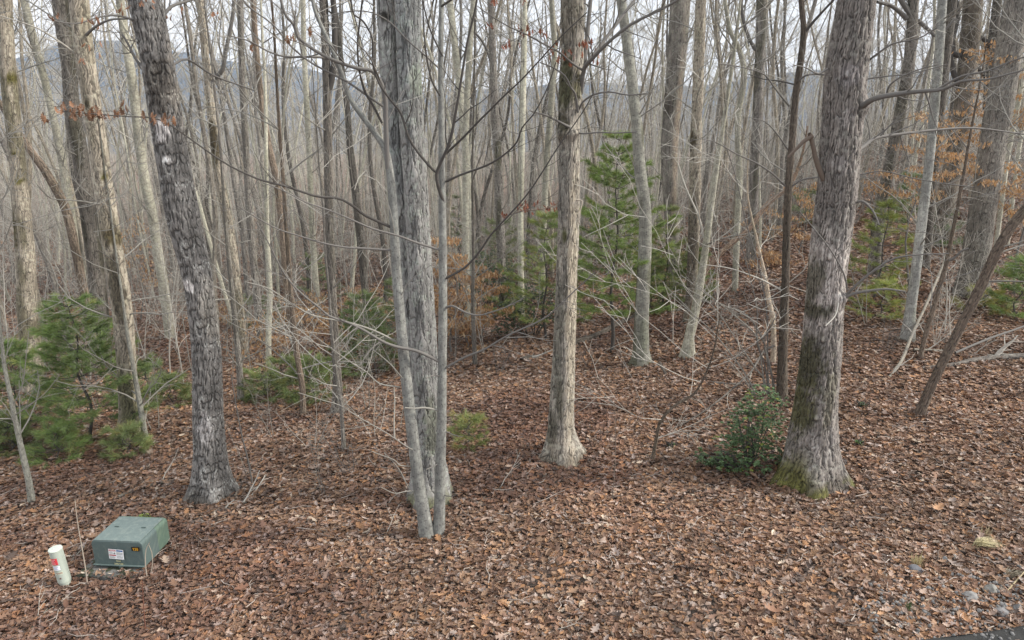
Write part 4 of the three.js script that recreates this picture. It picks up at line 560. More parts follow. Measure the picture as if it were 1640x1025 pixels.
// ---------------------------------------------------------------- unnamed woods: ten kinds of tree, set out one by one, then as a mass
const protoRows = [];
function makeTree(seed, mats, H, r, slim) {
  const R = rng(seed), root = new THREE.Group(), pts = [V(0, -0.4, 0)], rad = [r * 1.15]; let q = V(0, -0.4, 0), d = V((R() - 0.5) * 0.2, 1, (R() - 0.5) * 0.2).normalize();
  const n = 12; for (let k = 1; k <= n; k++) { d.add(V((R() - 0.5) * 0.24, 0.10, (R() - 0.5) * 0.24)).normalize(); q = q.clone().addScaledVector(d, (H + 0.4) / n); pts.push(q); rad.push(r * Math.pow(1 - 0.9 * k / n, 0.75)); }
  part('trunk', trunkGeo(pts, rad, { seg: 9, rings: 40, bark: mats[2], amp: 0.006, flare: 0.25, flareH: 0.25, y0: 0, seed, tint: (p) => { const k = 0.72 + 0.5 * vnoise(p[0] * 3, p[1] * 0.8, p[2] * 3, seed); return [k, k, k * 0.98]; } }), mats[0], root);
  const mb = new MB(), o = { kids: [0, slim ? 3 : 4, 5, 5], min: slim ? 0.0045 : 0.0055, lift: 0.07, crook: 0.5, step: 0.5 };
  const count = slim ? 14 : 17;
  for (let k = 0; k < count; k++) { const f = 0.22 + 0.76 * (k + R()) / count, x = f * n, i = Math.min(n - 1, Math.floor(x)), p = pts[i].clone().lerp(pts[i + 1], x - i), a = R() * 6.28, big = R() < 0.45 + f * 0.4 && f > 0.42; grow(mb, R, p, V(Math.cos(a), big ? 0.9 : 0.35 + 0.5 * R(), Math.sin(a)).normalize(), (big ? H * 0.2 : 1.1) * (0.6 + 0.8 * R()) * (1.15 - 0.5 * f), Math.max(0.009, rad[i] * (big ? 0.5 : 0.16)), 2, o); }
  part('crown', mb.geo(), mats[1], root); root.userData.tris = mb.tris; return root;
}
const KINDS = [[PALE, TWIG.pale, 'smooth'], [GREY, TWIG.wood, 'furrow'], [PALER, TWIG.pale, 'smooth'], [LIGHT, TWIG.pale, 'furrow'], [PALER, TWIG.pale, 'smooth'], [DARK, TWIG.wood, 'furrow'], [barkMat('furrow', 1.0, 0.96, 0.88), TWIG.pale, 'furrow'], [LIGHT, TWIG.pale, 'furrow']];
const PROTO = KINDS.map((m, k) => makeTree(300 + k, m, 15 + 3 * ((k * 7) % 4) / 3 + (k % 2), [0.055, 0.095, 0.05, 0.07, 0.075, 0.085, 0.06, 0.08][k], k < 3));
const NAMEK = ['smooth pale', 'grey furrowed', 'whitish', 'light furrowed', 'bright smooth', 'dark', 'slim furrowed', 'light'];
const WHERE = [[-0.55, 'at the left edge'], [-0.36, 'around the leaning oak'], [-0.24, 'right of the leaning oak'], [-0.12, 'left of the forked oak'], [0.08, 'left of the burl trunk'], [0.2, 'right of the burl trunk'], [0.32, 'left of the brown sapling'], [0.5, 'behind the mossy oak'], [9, 'at the right edge']];
const NTH = ['leftmost', 'second from left', 'third from left', 'fourth from left', 'fifth from left', 'sixth from left', 'seventh from left', 'eighth from left', 'ninth from left', 'tenth from left', 'eleventh from left', 'twelfth from left', 'thirteenth from left', 'fourteenth from left', 'fifteenth from left', 'sixteenth from left'];
function labelSets(sets, cat) {   // those of one kind in one place are told apart by their order from left to right
  for (const [what, list] of Object.entries(sets)) { list.sort((a, b) => a.position.x / -a.position.z - b.position.x / -b.position.z); list.forEach((o, k) => tag(o, list.length > 1 ? `${what}, ${NTH[k] ?? 'beyond the sixteenth from left'}` : what, cat, list.length > 1 ? what : undefined)); }
}
const whereOf = (x, z) => WHERE.find(([t]) => x / -z < t)[1];
{
  const R = rng(61), placed = [], sets = {}; let n = 0;
  for (let tries = 0; tries < 9000 && n < 262; tries++) {
    const d = 17 + 36 * Math.pow(R(), 0.75), x = (R() * 2 - 1) * 0.84 * d, t = x / d;
    if (t > -0.12 && t < 0.62 && d < 24) continue;
    if (t > 0.4 && d < 27) continue;
    if (placed.some(([a, b]) => Math.hypot(a - x, b - d) < 0.9 + 0.01 * d)) continue;
    const k = Math.floor(R() * 8), c = PROTO[k].clone(), s = 0.8 + 0.45 * R(); placed.push([x, d]); n++;
    c.name = numbered('tree'); c.position.set(x, ground(x, -d), -d); c.rotation.set((R() - 0.5) * 0.12, R() * 6.28, (R() - 0.5) * 0.12); c.scale.set(s, 0.9 + 0.25 * R(), s);
    const what = `bare ${NAMEK[k]} trunk, ${d > 34 ? 'farther' : 'nearer'} woods ${whereOf(x, -d)}`; (sets[what] ??= []).push(c); scene.add(c); c.userData = {};
  }
  labelSets(sets, 'tree');
  // beyond about fifty metres the trunks can no longer be told apart
  const lists = PROTO.map(() => []);
  for (let k = 0; k < 2700; k++) { const d = 50 + 330 * Math.pow(R(), 0.95), x = (R() * 2 - 1) * 0.95 * d, s = 0.75 + 0.5 * R(); lists[Math.floor(R() * 8)].push([x, ground(x, -d), -d, (R() - 0.5) * 0.12, R() * 6.28, (R() - 0.5) * 0.12, [s * 1.25, s * 1.02, s * 1.25]]); }
  const g = thing('distant_woods', 'dense grey mass of far bare trees below the pale sky'); g.userData.kind = 'stuff';
  PROTO.forEach((p, k) => { const [a, b] = p.children; scatter('trunk', a.geometry, a.material, lists[k], g); scatter('crown', b.geometry, b.material, lists[k], g); });
}

// ---------------------------------------------------------------- brush: bare saplings
function makeBrush(seed, H, stems, mat) {
  const R = rng(seed), root = new THREE.Group(), mb = new MB(), o = { kids: [0, 3, 5, 5], min: 0.0024, lift: 0.05, crook: 0.5, step: 0.2 };
  const st = new MB();
  for (let s = 0; s < stems; s++) {
    const a = R() * 6.28, lean = stems > 1 ? 0.15 + 0.45 * R() : 0.12, d = V(Math.cos(a) * lean, 1, Math.sin(a) * lean).normalize(), L = H * (0.6 + 0.4 * R()), pts = [V(Math.cos(a) * 0.04, -0.15, Math.sin(a) * 0.04)], rad = [], r0 = 0.0045 + 0.0024 * L; rad.push(r0);
    let q = pts[0], e = d.clone(); const n = 8; for (let k = 1; k <= n; k++) { e.add(V((R() - 0.5) * 0.22, 0, (R() - 0.5) * 0.22)).normalize(); q = q.clone().addScaledVector(e, L / n); pts.push(q); rad.push(mix(r0, 0.003, k / n)); }
    st.tube(pts, rad, 6); kids(mb, R, pts, rad, 2, { ...o, kids: [0, 4, Math.round(4 + 3.2 * L)] }, L * 0.55, 0.18);
  }
  part('stem', st.geo(), mat, root); part('twig', mb.geo(), mat, root).userData.kind = 'stuff'; return root;
}
const BRUSH = [makeBrush(401, 2.2, 3, TWIG.pale), makeBrush(402, 3.4, 1, TWIG.wood), makeBrush(403, 1.5, 4, TWIG.grey), makeBrush(404, 4.5, 1, TWIG.wood), makeBrush(405, 2.8, 2, TWIG.wood), makeBrush(406, 5.5, 1, TWIG.pale)];
{
  const R = rng(63), sets = {}; let n = 0; const kindOf = ['three-stemmed pale', 'slim', 'low grey bushy', 'tall grey', 'two-stemmed', 'tall pale'];
  const add = (x, z, k, s) => { const c = BRUSH[k].clone(); c.name = numbered('bare_sapling'); c.position.set(x, ground(x, z), z); c.rotation.set((R() - 0.5) * 0.2, R() * 6.28, (R() - 0.5) * 0.2); c.scale.setScalar(s); const what = `${kindOf[k]} leafless sapling, ${-z > 19 ? 'back' : 'front'} brush ${whereOf(x, z)}`; (sets[what] ??= []).push(c); scene.add(c); n++; };
  for (const [px, py, k, s] of [[100, 700, 1, 0.8], [20, 720, 4, 0.9], [160, 660, 1, 1], [250, 690, 4, 0.9], [400, 760, 1, 0.55], [372, 800, 2, 0.5], [440, 700, 4, 0.7], [500, 720, 0, 0.7], [520, 790, 4, 0.6], [560, 760, 2, 0.8], [600, 700, 0, 0.8], [640, 690, 1, 0.6], [470, 640, 1, 0.9], [590, 655, 4, 0.9], [800, 600, 2, 0.8], [780, 570, 0, 1], [945, 590, 2, 0.6], [1160, 495, 1, 0.9], [1420, 560, 2, 0.8], [1500, 560, 0, 0.7], [1390, 520, 4, 1], [1540, 500, 0, 0.9], [1620, 500, 2, 0.9], [1330, 560, 2, 0.6], [655, 770, 2, 0.55], [730, 700, 2, 0.5]]) { const p = hit(px, py); add(p.x, p.z, k, s); }
  for (let tries = 0; tries < 4000 && n < 275; tries++) {
    const d = 14 + 18 * R(), x = (R() * 2 - 1) * 0.82 * d, t = x / d; if (t > -0.08 && t < 0.6 && d < 22 + 4 * (t > 0.2)) continue; if (t < -0.1 && d < 15) continue;
    add(x, -d, Math.floor(R() * 6), 0.7 + 0.6 * R());
  }
  labelSets(sets, 'sapling');
  const lists = BRUSH.map(() => []);
  for (let k = 0; k < 2600; k++) { const d = 26 + 60 * Math.pow(R(), 1.1), x = (R() * 2 - 1) * 0.85 * d; lists[Math.floor(R() * 6)].push([x, ground(x, -d), -d, (R() - 0.5) * 0.3, R() * 6.28, (R() - 0.5) * 0.3, 0.8 + 0.9 * R()]); }
  const g = thing('distant_brush', 'tangle of thin bare brush filling the space between the far trunks'); g.userData.kind = 'stuff';
  BRUSH.forEach((p, k) => { const [a, b] = p.children; scatter('stem', a.geometry, a.material, lists[k], g); scatter('twig', b.geometry, b.material, lists[k], g); });
}

// ---------------------------------------------------------------- evergreens
const needleMat = new THREE.MeshPhysicalMaterial({ roughness: 0.7, side: THREE.DoubleSide, transmission: 0.45, thickness: 0 });
const TUFT = (() => { const R = rng(90), mb = new MB(); for (let k = 0; k < 30; k++) { const a = R() * 6.28, e = 0.15 + 0.75 * R(), d = V(Math.cos(a) * Math.sin(e), Math.sin(a) * Math.sin(e) + 0.12, Math.cos(e)).normalize(), s = V(0, 0, 0).crossVectors(d, V(R() - 0.5, R() - 0.5, R() - 0.5)).normalize().multiplyScalar(0.0024), o = V(0, 0, -0.06 * R()), L = 0.10 + 0.04 * R(), q = o.clone().addScaledVector(d, L); q.y -= 0.008; mb.quad(o.clone().sub(s), o.clone().add(s), q.clone().addScaledVector(s, 0.4), q.clone().addScaledVector(s, -0.4)); } return mb.geo(); })();
const DIRQ = new THREE.Quaternion(), E2 = new THREE.Euler(0, 0, 0, 'YXZ');
const aim = (d, R) => { DIRQ.setFromUnitVectors(V(0, 0, 1), d); E2.setFromQuaternion(DIRQ, 'YXZ'); return [E2.x, E2.y, R() * 6.28]; };
function pine(label, foot, H, spread, o) {     // soft-needled young pine: whorls of level boughs ending in brushes of needles
  const R = rng(o.seed), t = thing('pine_tree', label, 'pine', foot), tr = [], rr = [], mb = new MB(), list = [], base = o.col ?? [0.085, 0.15, 0.04];
  const n = 10; for (let k = 0; k <= n; k++) { tr.push(V(0.05 * Math.sin(k * 1.3 + o.seed), -0.1 + (H + 0.1) * k / n, 0.05 * Math.cos(k * 1.1))); rr.push(mix(0.012 + 0.008 * H, 0.005, k / n)); }
  const tm = new MB(); tm.tube(tr, rr, 8); part('trunk', tm.geo(), TWIG.dark, t);
  const step = o.step ?? 0.3, y0 = o.y0 ?? 0.25;
  const tuft = (p, d) => { const c = (0.7 + 0.6 * R()) * (0.85 + 0.3 * vnoise(p.x * 2, p.y * 2, p.z * 2, o.seed)), y = R() < 0.12 ? 1.35 : 1; list.push([p.x, p.y, p.z, ...aim(d, R), (o.size ?? 1) * (0.8 + 0.5 * R()), [base[0] * c * y * 2.4, base[1] * c * 1.95, base[2] * c * 2.0]]); };
  for (let y = y0 * H; y < H; y += step * (0.75 + 0.5 * R())) {
    const f = (y / H - y0) / (1 - y0), L = spread * (Math.pow(1 - f, 0.8) * 0.93 + 0.09) * (0.8 + 0.35 * R()), m = 5 + Math.floor(R() * 3), a0 = R() * 6.28;
    for (let b = 0; b < m; b++) {
      if (R() < (o.gap ?? 0.12)) continue;
      const a = a0 + (b / m) * 6.28 + (R() - 0.5) * 0.5, d = V(Math.cos(a), 0.12 + 0.45 * f, Math.sin(a)).normalize(), l = L * (0.7 + 0.4 * R()), pts = [], rad = [];
      for (let k = 0; k <= 4; k++) { const s = k / 4; pts.push(V(d.x * l * s, y + d.y * l * s + 0.10 * l * s * s - 0.06 * l * Math.sin(s * 3.1), d.z * l * s)); rad.push(mix(0.009, 0.003, s)); }
      mb.tube(pts, rad, 4);
      const tw = Math.max(4, Math.round(l * (o.fill ?? 8)));
      for (let k = 0; k < tw; k++) {
        const s = 0.25 + 0.75 * (k + R()) / tw, i = Math.min(3, Math.floor(s * 4)), p = pts[i].clone().lerp(pts[i + 1], s * 4 - i), side = (R() < 0.5 ? 1 : -1) * (0.5 + 0.5 * R()), e = V(d.x * Math.cos(side) - d.z * Math.sin(side), 0.1 + 0.3 * R(), d.z * Math.cos(side) + d.x * Math.sin(side)).normalize(), q = p.clone().addScaledVector(e, (0.10 + 0.22 * R()) * (1.25 - s * 0.6));
        mb.tube([p, q], [0.003, 0.002], 3); tuft(q, e); tuft(p.clone().lerp(q, 0.45), e); if (R() < 0.5) tuft(q, turned(e, 0.6, R));
      }
      tuft(pts[4], d); tuft(pts[3], turned(d, 0.4, R));
    }
  }
  tuft(V(tr[n].x, H, tr[n].z), V(0, 1, 0.05)); part('bough', mb.geo(), TWIG.dark, t); scatter('needle', TUFT, needleMat, list, t); return t;
}
const footAt = (px, py, z) => { const p = z ? onPlane(px, py, -z) : hit(px, py); p.y = ground(p.x, p.z); return p; };
const heightTo = (foot, py) => { let y = foot.y; while (y < foot.y + 12) { const d = V(foot.x, y - EYE, foot.z), w = d.dot(FWD); if (CY - (F * d.dot(UP)) / w < py) break; y += 0.02; } return y - foot.y; };
function pineAt(label, px, py, top, half, o) { const f = footAt(px, py, o.z); return pine(label, f, heightTo(f, top), metres(half, f), o); }
pineAt('wide young pine with soft green boughs at the left edge behind the small grey sapling', 150, 705, 478, 118, { seed: 501, step: 0.2, gap: 0.1, y0: 0.18, fill: 12 });
pineAt('smaller young pine at the far left edge', 40, 690, 550, 70, { seed: 502, step: 0.22, y0: 0.15, fill: 8 });
pineAt('tall young pine right beside the burl trunk', 978, 560, 222, 125, { seed: 503, z: 16.5, step: 0.29, gap: 0.14, fill: 13, y0: 0.22, col: [0.10, 0.17, 0.042] });
pineAt('young pine half hidden behind the burl trunk on its left', 872, 540, 345, 85, { seed: 504, z: 18.5, step: 0.3, gap: 0.15, y0: 0.2, col: [0.11, 0.17, 0.045] });
pineAt('young pine showing right behind the thick brownish trunk', 1062, 500, 330, 45, { seed: 505, z: 20, step: 0.32, gap: 0.2, y0: 0.2, col: [0.11, 0.16, 0.05] });
pineAt('light green young pine just right of the big mossy oak', 1392, 545, 325, 62, { seed: 506, z: 17, step: 0.28, gap: 0.2, y0: 0.15, col: [0.13, 0.19, 0.045] });
pineAt('low light green pine seedling at the foot of the light green young pine', 1405, 535, 458, 42, { seed: 507, z: 16, step: 0.2, y0: 0.05, col: [0.14, 0.20, 0.05] });
pineAt('green pine between the big mossy oak and the grey slender trunk, farther back', 1440, 440, 280, 50, { seed: 508, z: 24, step: 0.35, gap: 0.15, y0: 0.2, col: [0.07, 0.125, 0.04] });
pineAt('dark pine behind the black wet trunk', 1490, 470, 330, 40, { seed: 509, z: 22, step: 0.35, gap: 0.15, y0: 0.1, col: [0.06, 0.115, 0.035] });
pineAt('young pine cut by the right edge beyond the leaning brown stem', 1622, 522, 418, 60, { seed: 510, z: 15.5, step: 0.22, gap: 0.1, y0: 0.1, col: [0.09, 0.16, 0.04] });
pineAt('small pine under the right edge among yellow green seedlings', 1570, 515, 470, 40, { seed: 511, z: 16, step: 0.2, y0: 0.05, col: [0.15, 0.19, 0.05] });
pineAt('pine seedling in the open leaves right of the twin saplings', 752, 712, 668, 32, { seed: 512, step: 0.14, y0: 0.05, gap: 0.2, size: 0.8, col: [0.12, 0.17, 0.05] });
pineAt('bushy pine between the slim tan trunk and the forked oak', 590, 625, 470, 62, { seed: 513, z: 16.2, step: 0.2, gap: 0.12, y0: 0.08, col: [0.075, 0.13, 0.04] });
pineAt('smaller bushy pine left of the bushy pine near the forked oak', 500, 640, 575, 55, { seed: 514, step: 0.18, gap: 0.15, y0: 0.05, col: [0.085, 0.14, 0.04] });
pineAt('pine with thin green boughs behind the bushy pine near the forked oak', 640, 560, 450, 45, { seed: 515, z: 19, step: 0.3, gap: 0.2, y0: 0.1, col: [0.08, 0.13, 0.045] });
pineAt('low pine seedling right of the left pine', 240, 640, 590, 45, { seed: 516, z: 15, step: 0.2, gap: 0.2, y0: 0.05, col: [0.09, 0.15, 0.05] });
pineAt('low pine seedling on the leaves under the left pine', 95, 735, 690, 45, { seed: 517, step: 0.16, gap: 0.15, y0: 0.05 });
pineAt('pine far back between the leaning oak and the forking trunk', 420, 560, 475, 50, { seed: 518, z: 22, step: 0.35, gap: 0.2, y0: 0.1, col: [0.08, 0.13, 0.05] });
pineAt('pine far back left of the dark straight trunk', 510, 470, 400, 45, { seed: 519, z: 26, step: 0.4, gap: 0.2, y0: 0.1, col: [0.08, 0.13, 0.05] });
pineAt('pine far back in the gap right of the right hand smooth sapling', 735, 450, 300, 40, { seed: 520, z: 30, step: 0.45, gap: 0.2, y0: 0.1, col: [0.08, 0.12, 0.05] });
pineAt('pine far back left of the burl trunk', 800, 470, 345, 60, { seed: 521, z: 26, step: 0.4, gap: 0.2, y0: 0.1, col: [0.08, 0.12, 0.045] });
pineAt('pine far back behind the brown sapling near the mossy oak', 1285, 440, 300, 40, { seed: 522, z: 28, step: 0.45, gap: 0.2, y0: 0.1, col: [0.09, 0.14, 0.05] });

for (const [k, [px, py, top, half, lab]] of [[275, 650, 605, 35, 'low pine seedling just left of the dark leaning oak'], [425, 640, 590, 40, 'low pine seedling right of the slender grey sapling behind the leaning oak'], [455, 615, 575, 35, 'low pine seedling farther back right of the slender grey sapling'], [205, 725, 690, 30, 'low pine seedling at the foot of the pale trunk behind the pine'], [20, 725, 670, 35, 'low pine seedling at the left edge under the smaller pine'], [1040, 500, 400, 40, 'slim pine right behind the lichen spotted trunk'], [1110, 485, 400, 35, 'slim pine behind the white edged trunk']].entries()) pineAt(lab, px, py, top, half, { seed: 540 + k, step: 0.17, y0: 0.05, gap: 0.2, col: [0.10, 0.155, 0.05] });

// broad-leaved evergreen bushes
const waxy = new THREE.MeshPhysicalMaterial({ roughness: 0.45, side: THREE.DoubleSide, transmission: 0.12, thickness: 0 });
const BUSHLEAF = leafGeo(0.075, 0.034, false, 0.25, -0.5, rng(95), 4);
function bush(name, label, cat, foot, blobs, count, o) {
  const R = rng(o.seed), t = thing(name, label, cat, foot), mb = new MB(), list = [];
  for (const [bx, by, bz, rx, ry, rz] of blobs) {
    for (let k = 0; k < 9; k++) { const a = R() * 6.28, e = R(), q = V(bx + rx * Math.cos(a) * e, by + ry * (R() - 0.3), bz + rz * Math.sin(a) * e), s = V(bx * 0.25 + (R() - 0.5) * 0.1, -0.05, bz * 0.25); mb.tube([s, s.clone().lerp(q, 0.5).add(V((R() - 0.5) * 0.2, 0.1, (R() - 0.5) * 0.2)), q], [0.011, 0.008, 0.004], 4); }
    const m = Math.round(count * rx * ry / 0.16);
    for (let k = 0; k < m; k++) {
      let x, y, z; do { x = R() * 2 - 1; y = R() * 2 - 1; z = R() * 2 - 1; } while (x * x + y * y + z * z > 1 || vnoise(x * 2.2 + bx * 3, y * 2.4 + by * 3, z * 2.2, o.seed) < 0.34);
      const c = 0.6 + 0.8 * R(), yel = R() < (o.yellow ?? 0.04), col = yel ? [0.22, 0.26, 0.04] : [o.col[0] * c, o.col[1] * c, o.col[2] * c], p = V(bx + x * rx, by + y * ry, bz + z * rz), a0 = R() * 6.28;
      for (let w = 0; w < 4; w++) list.push([p.x, p.y, p.z, 0.15 + 0.4 * (R() - 0.3), a0 + w * 1.57 + R() * 0.6, (R() - 0.5) * 0.8, (o.size ?? 1) * (0.75 + 0.5 * R()), col].map((q, i) => (i === 0 ? q + 0.03 * (R() - 0.5) : i === 2 ? q + 0.03 * (R() - 0.5) : q)));
    }
  }
  part('stem', mb.geo(), TWIG.dark, t); scatter('leaf', BUSHLEAF, waxy, list, t); return t;
}
{ const f = footAt(1195, 752); f.y = ground(f.x, f.z);
  bush('evergreen_bush', 'low dark green broad-leaved bush at the left foot of the big mossy oak', 'bush', f, [[-0.15, 0.3, 0.05, 0.7, 0.3, 0.45], [0.12, 0.66, -0.2, 0.56, 0.38, 0.42], [0.3, 1.0, -0.35, 0.4, 0.3, 0.3], [-0.6, 0.22, 0.0, 0.28, 0.18, 0.28]], 190, { seed: 601, col: [0.075, 0.125, 0.045] }); }
bush('laurel_bush', 'dark laurel bush behind the burl trunk to its left', 'bush', footAt(858, 520, 19), [[0, 0.9, 0, 0.9, 0.7, 0.6], [-0.9, 0.6, 0.2, 0.6, 0.5, 0.5]], 110, { seed: 602, col: [0.05, 0.08, 0.035], size: 1.3 });
bush('laurel_bush', 'dark laurel bush among orange leaves right of the right hand smooth sapling', 'bush', footAt(780, 520, 22), [[0, 1.3, 0, 1.0, 0.9, 0.7], [0.8, 0.8, 0.2, 0.7, 0.7, 0.5]], 80, { seed: 603, col: [0.055, 0.085, 0.035], size: 1.5 });
bush('laurel_bush', 'laurel bush in the middle distance behind the bushy pine near the forked oak', 'bush', footAt(600, 560, 20), [[0, 0.7, 0, 0.9, 0.6, 0.6]], 90, { seed: 604, col: [0.055, 0.09, 0.04], size: 1.3 });
bush('seedling', 'tiny green seedling right of the mossy oak foot', 'plant', footAt(1376, 714), [[0, 0.05, 0, 0.07, 0.05, 0.07]], 900, { seed: 605, col: [0.08, 0.16, 0.04], size: 0.7 });
bush('seedling', 'tiny grey green seedling higher right of the mossy oak foot', 'plant', footAt(1380, 652), [[0, 0.06, 0, 0.08, 0.05, 0.08]], 600, { seed: 606, col: [0.09, 0.15, 0.06], size: 0.7 });
bush('seedling', 'tiny green seedling in the open leaves left of the low green bush', 'plant', footAt(1076, 718), [[0, 0.05, 0, 0.07, 0.05, 0.07]], 600, { seed: 607, col: [0.08, 0.15, 0.04], size: 0.7 });
bush('seedling', 'yellow green seedling behind the green utility box', 'plant', footAt(231, 834), [[0, 0.06, 0, 0.08, 0.05, 0.08]], 900, { seed: 608, col: [0.17, 0.22, 0.04], size: 0.8 });

// young beeches that kept their coppery leaves
const DRY = leafGeo(0.085, 0.042, false, 0.5, 0.6, rng(96), 4), dryMat = new THREE.MeshPhysicalMaterial({ roughness: 0.8, side: THREE.DoubleSide, transmission: 0.4, thickness: 0 });
function beech(label, foot, H, spread, o) {
  const R = rng(o.seed), t = thing('beech_sapling', label, 'sapling', foot), mb = new MB(), st = new MB(), list = [], pts = [], rad = [];
  for (let k = 0; k <= 8; k++) { pts.push(V(0.12 * Math.sin(k + o.seed), -0.1 + H * k / 8, 0.1 * Math.cos(k * 0.8))); rad.push(mix(0.01 + 0.006 * H, 0.005, k / 8)); } st.tube(pts, rad, 6);
  const m = o.boughs ?? Math.round(H * 5);
  for (let b = 0; b < m; b++) {
    const f = (o.y0 ?? 0.25) + (1 - (o.y0 ?? 0.25)) * (b + R()) / m, i = Math.min(7, Math.floor(f * 8)), p = pts[i].clone().lerp(pts[i + 1], f * 8 - i), a = R() * 6.28, L = spread * (1.1 - 0.6 * f) * (0.6 + 0.6 * R()), bp = [p], br = [0.008]; let d = V(Math.cos(a), 0.25, Math.sin(a)).normalize(), q = p;
    for (let k = 1; k <= 5; k++) { d.add(V((R() - 0.5) * 0.35, (R() - 0.55) * 0.2, (R() - 0.5) * 0.35)).normalize(); q = q.clone().addScaledVector(d, L / 5); bp.push(q); br.push(mix(0.008, 0.003, k / 5)); }
    mb.tube(bp, br, 4); kids(mb, R, bp, br, 1, { kids: [0, 6], min: 0.003, lift: 0, crook: 0.4, step: 0.15 }, L * 0.6);
    for (let k = 0; k < L * 1.8 * (o.dens ?? 34); k++) { const s = (0.15 + 0.85 * R()) * 5, j = Math.min(4, Math.floor(s)), e = bp[j].clone().lerp(bp[j + 1], s - j).add(V((R() - 0.5) * 0.4, (R() - 0.55) * 0.12, (R() - 0.5) * 0.4)), c = 0.7 + 0.6 * R(), pal = R() < 0.3 ? [0.48, 0.35, 0.21] : [0.42, 0.25, 0.115]; list.push([e.x, e.y, e.z, 0.5 + R(), R() * 6.28, (R() - 0.5) * 1.2, (o.size ?? 1) * (0.8 + 0.6 * R()), pal.map((x) => x * c * 1.15)]); }
  }
  part('trunk', st.geo(), TWIG.grey, t); part('branch', mb.geo(), TWIG.grey, t); scatter('leaf', DRY, dryMat, list, t); return t;
}
function beechAt(label, px, py, top, half, o) { const f = footAt(px, py, o.z); return beech(label, f, heightTo(f, top), metres(half, f), o); }
beechAt('coppery beech sapling right behind the twin saplings', 728, 560, 375, 62, { seed: 701, z: 17.5, dens: 100, y0: 0.15, size: 1.2 });
beechAt('paler coppery beech sapling right of the white barked trunk', 775, 540, 420, 60, { seed: 702, z: 18.5, dens: 80, y0: 0.1, size: 1.2 });
beechAt('low coppery beech sapling left of the dark straight trunk', 470, 570, 470, 70, { seed: 703, z: 20, dens: 40, y0: 0.05 });
beechAt('low coppery beech sapling right of the dark straight trunk', 590, 545, 455, 60, { seed: 704, z: 23, dens: 45, y0: 0.05 });
beechAt('coppery beech sapling right of the mossy oak at its middle height', 1442, 500, 190, 95, { seed: 705, z: 16.5, dens: 42, y0: 0.55, boughs: 16 });
beechAt('tall beech sapling with coppery leaves before the stout brown trunk', 1545, 480, 60, 115, { seed: 706, z: 17.5, dens: 40, y0: 0.4, boughs: 24 });
beechAt('coppery beech sapling at the right edge', 1622, 470, 170, 85, { seed: 707, z: 17, dens: 48, y0: 0.4, boughs: 18 });
beechAt('faint coppery beech sapling behind the thin brown stem', 1272, 500, 290, 65, { seed: 708, z: 23, dens: 38, y0: 0.2 });
beechAt('sparse coppery beech sapling beyond the pale trunk behind the pine', 232, 520, 350, 50, { seed: 709, z: 24, dens: 22, y0: 0.3 });
beechAt('faint coppery beech sapling far back left of the thin brown stem', 1200, 470, 330, 55, { seed: 710, z: 26, dens: 26, y0: 0.2 });

for (const [k, [px, py, top, half, z, lab]] of [[430, 575, 505, 55, 18, 'low coppery beech sapling nearest the leaning oak in the mid slope'], [540, 590, 500, 60, 18.5, 'low coppery beech sapling in front of the dark straight trunk'], [620, 560, 480, 45, 21, 'low coppery beech sapling just left of the forked oak stem'], [500, 545, 470, 60, 22, 'low coppery beech sapling behind the dark straight trunk to its left'], [745, 545, 440, 45, 18, 'low coppery beech sapling in front of the white barked trunk'], [385, 560, 480, 45, 23, 'low coppery beech sapling beside the forking trunk'], [1230, 470, 400, 40, 22, 'low coppery beech sapling left of the thin brown stem']].entries()) beechAt(lab, px, py, top, half, { seed: 720 + k, z, dens: 36, y0: 0.05, boughs: 14, size: 1.05 });

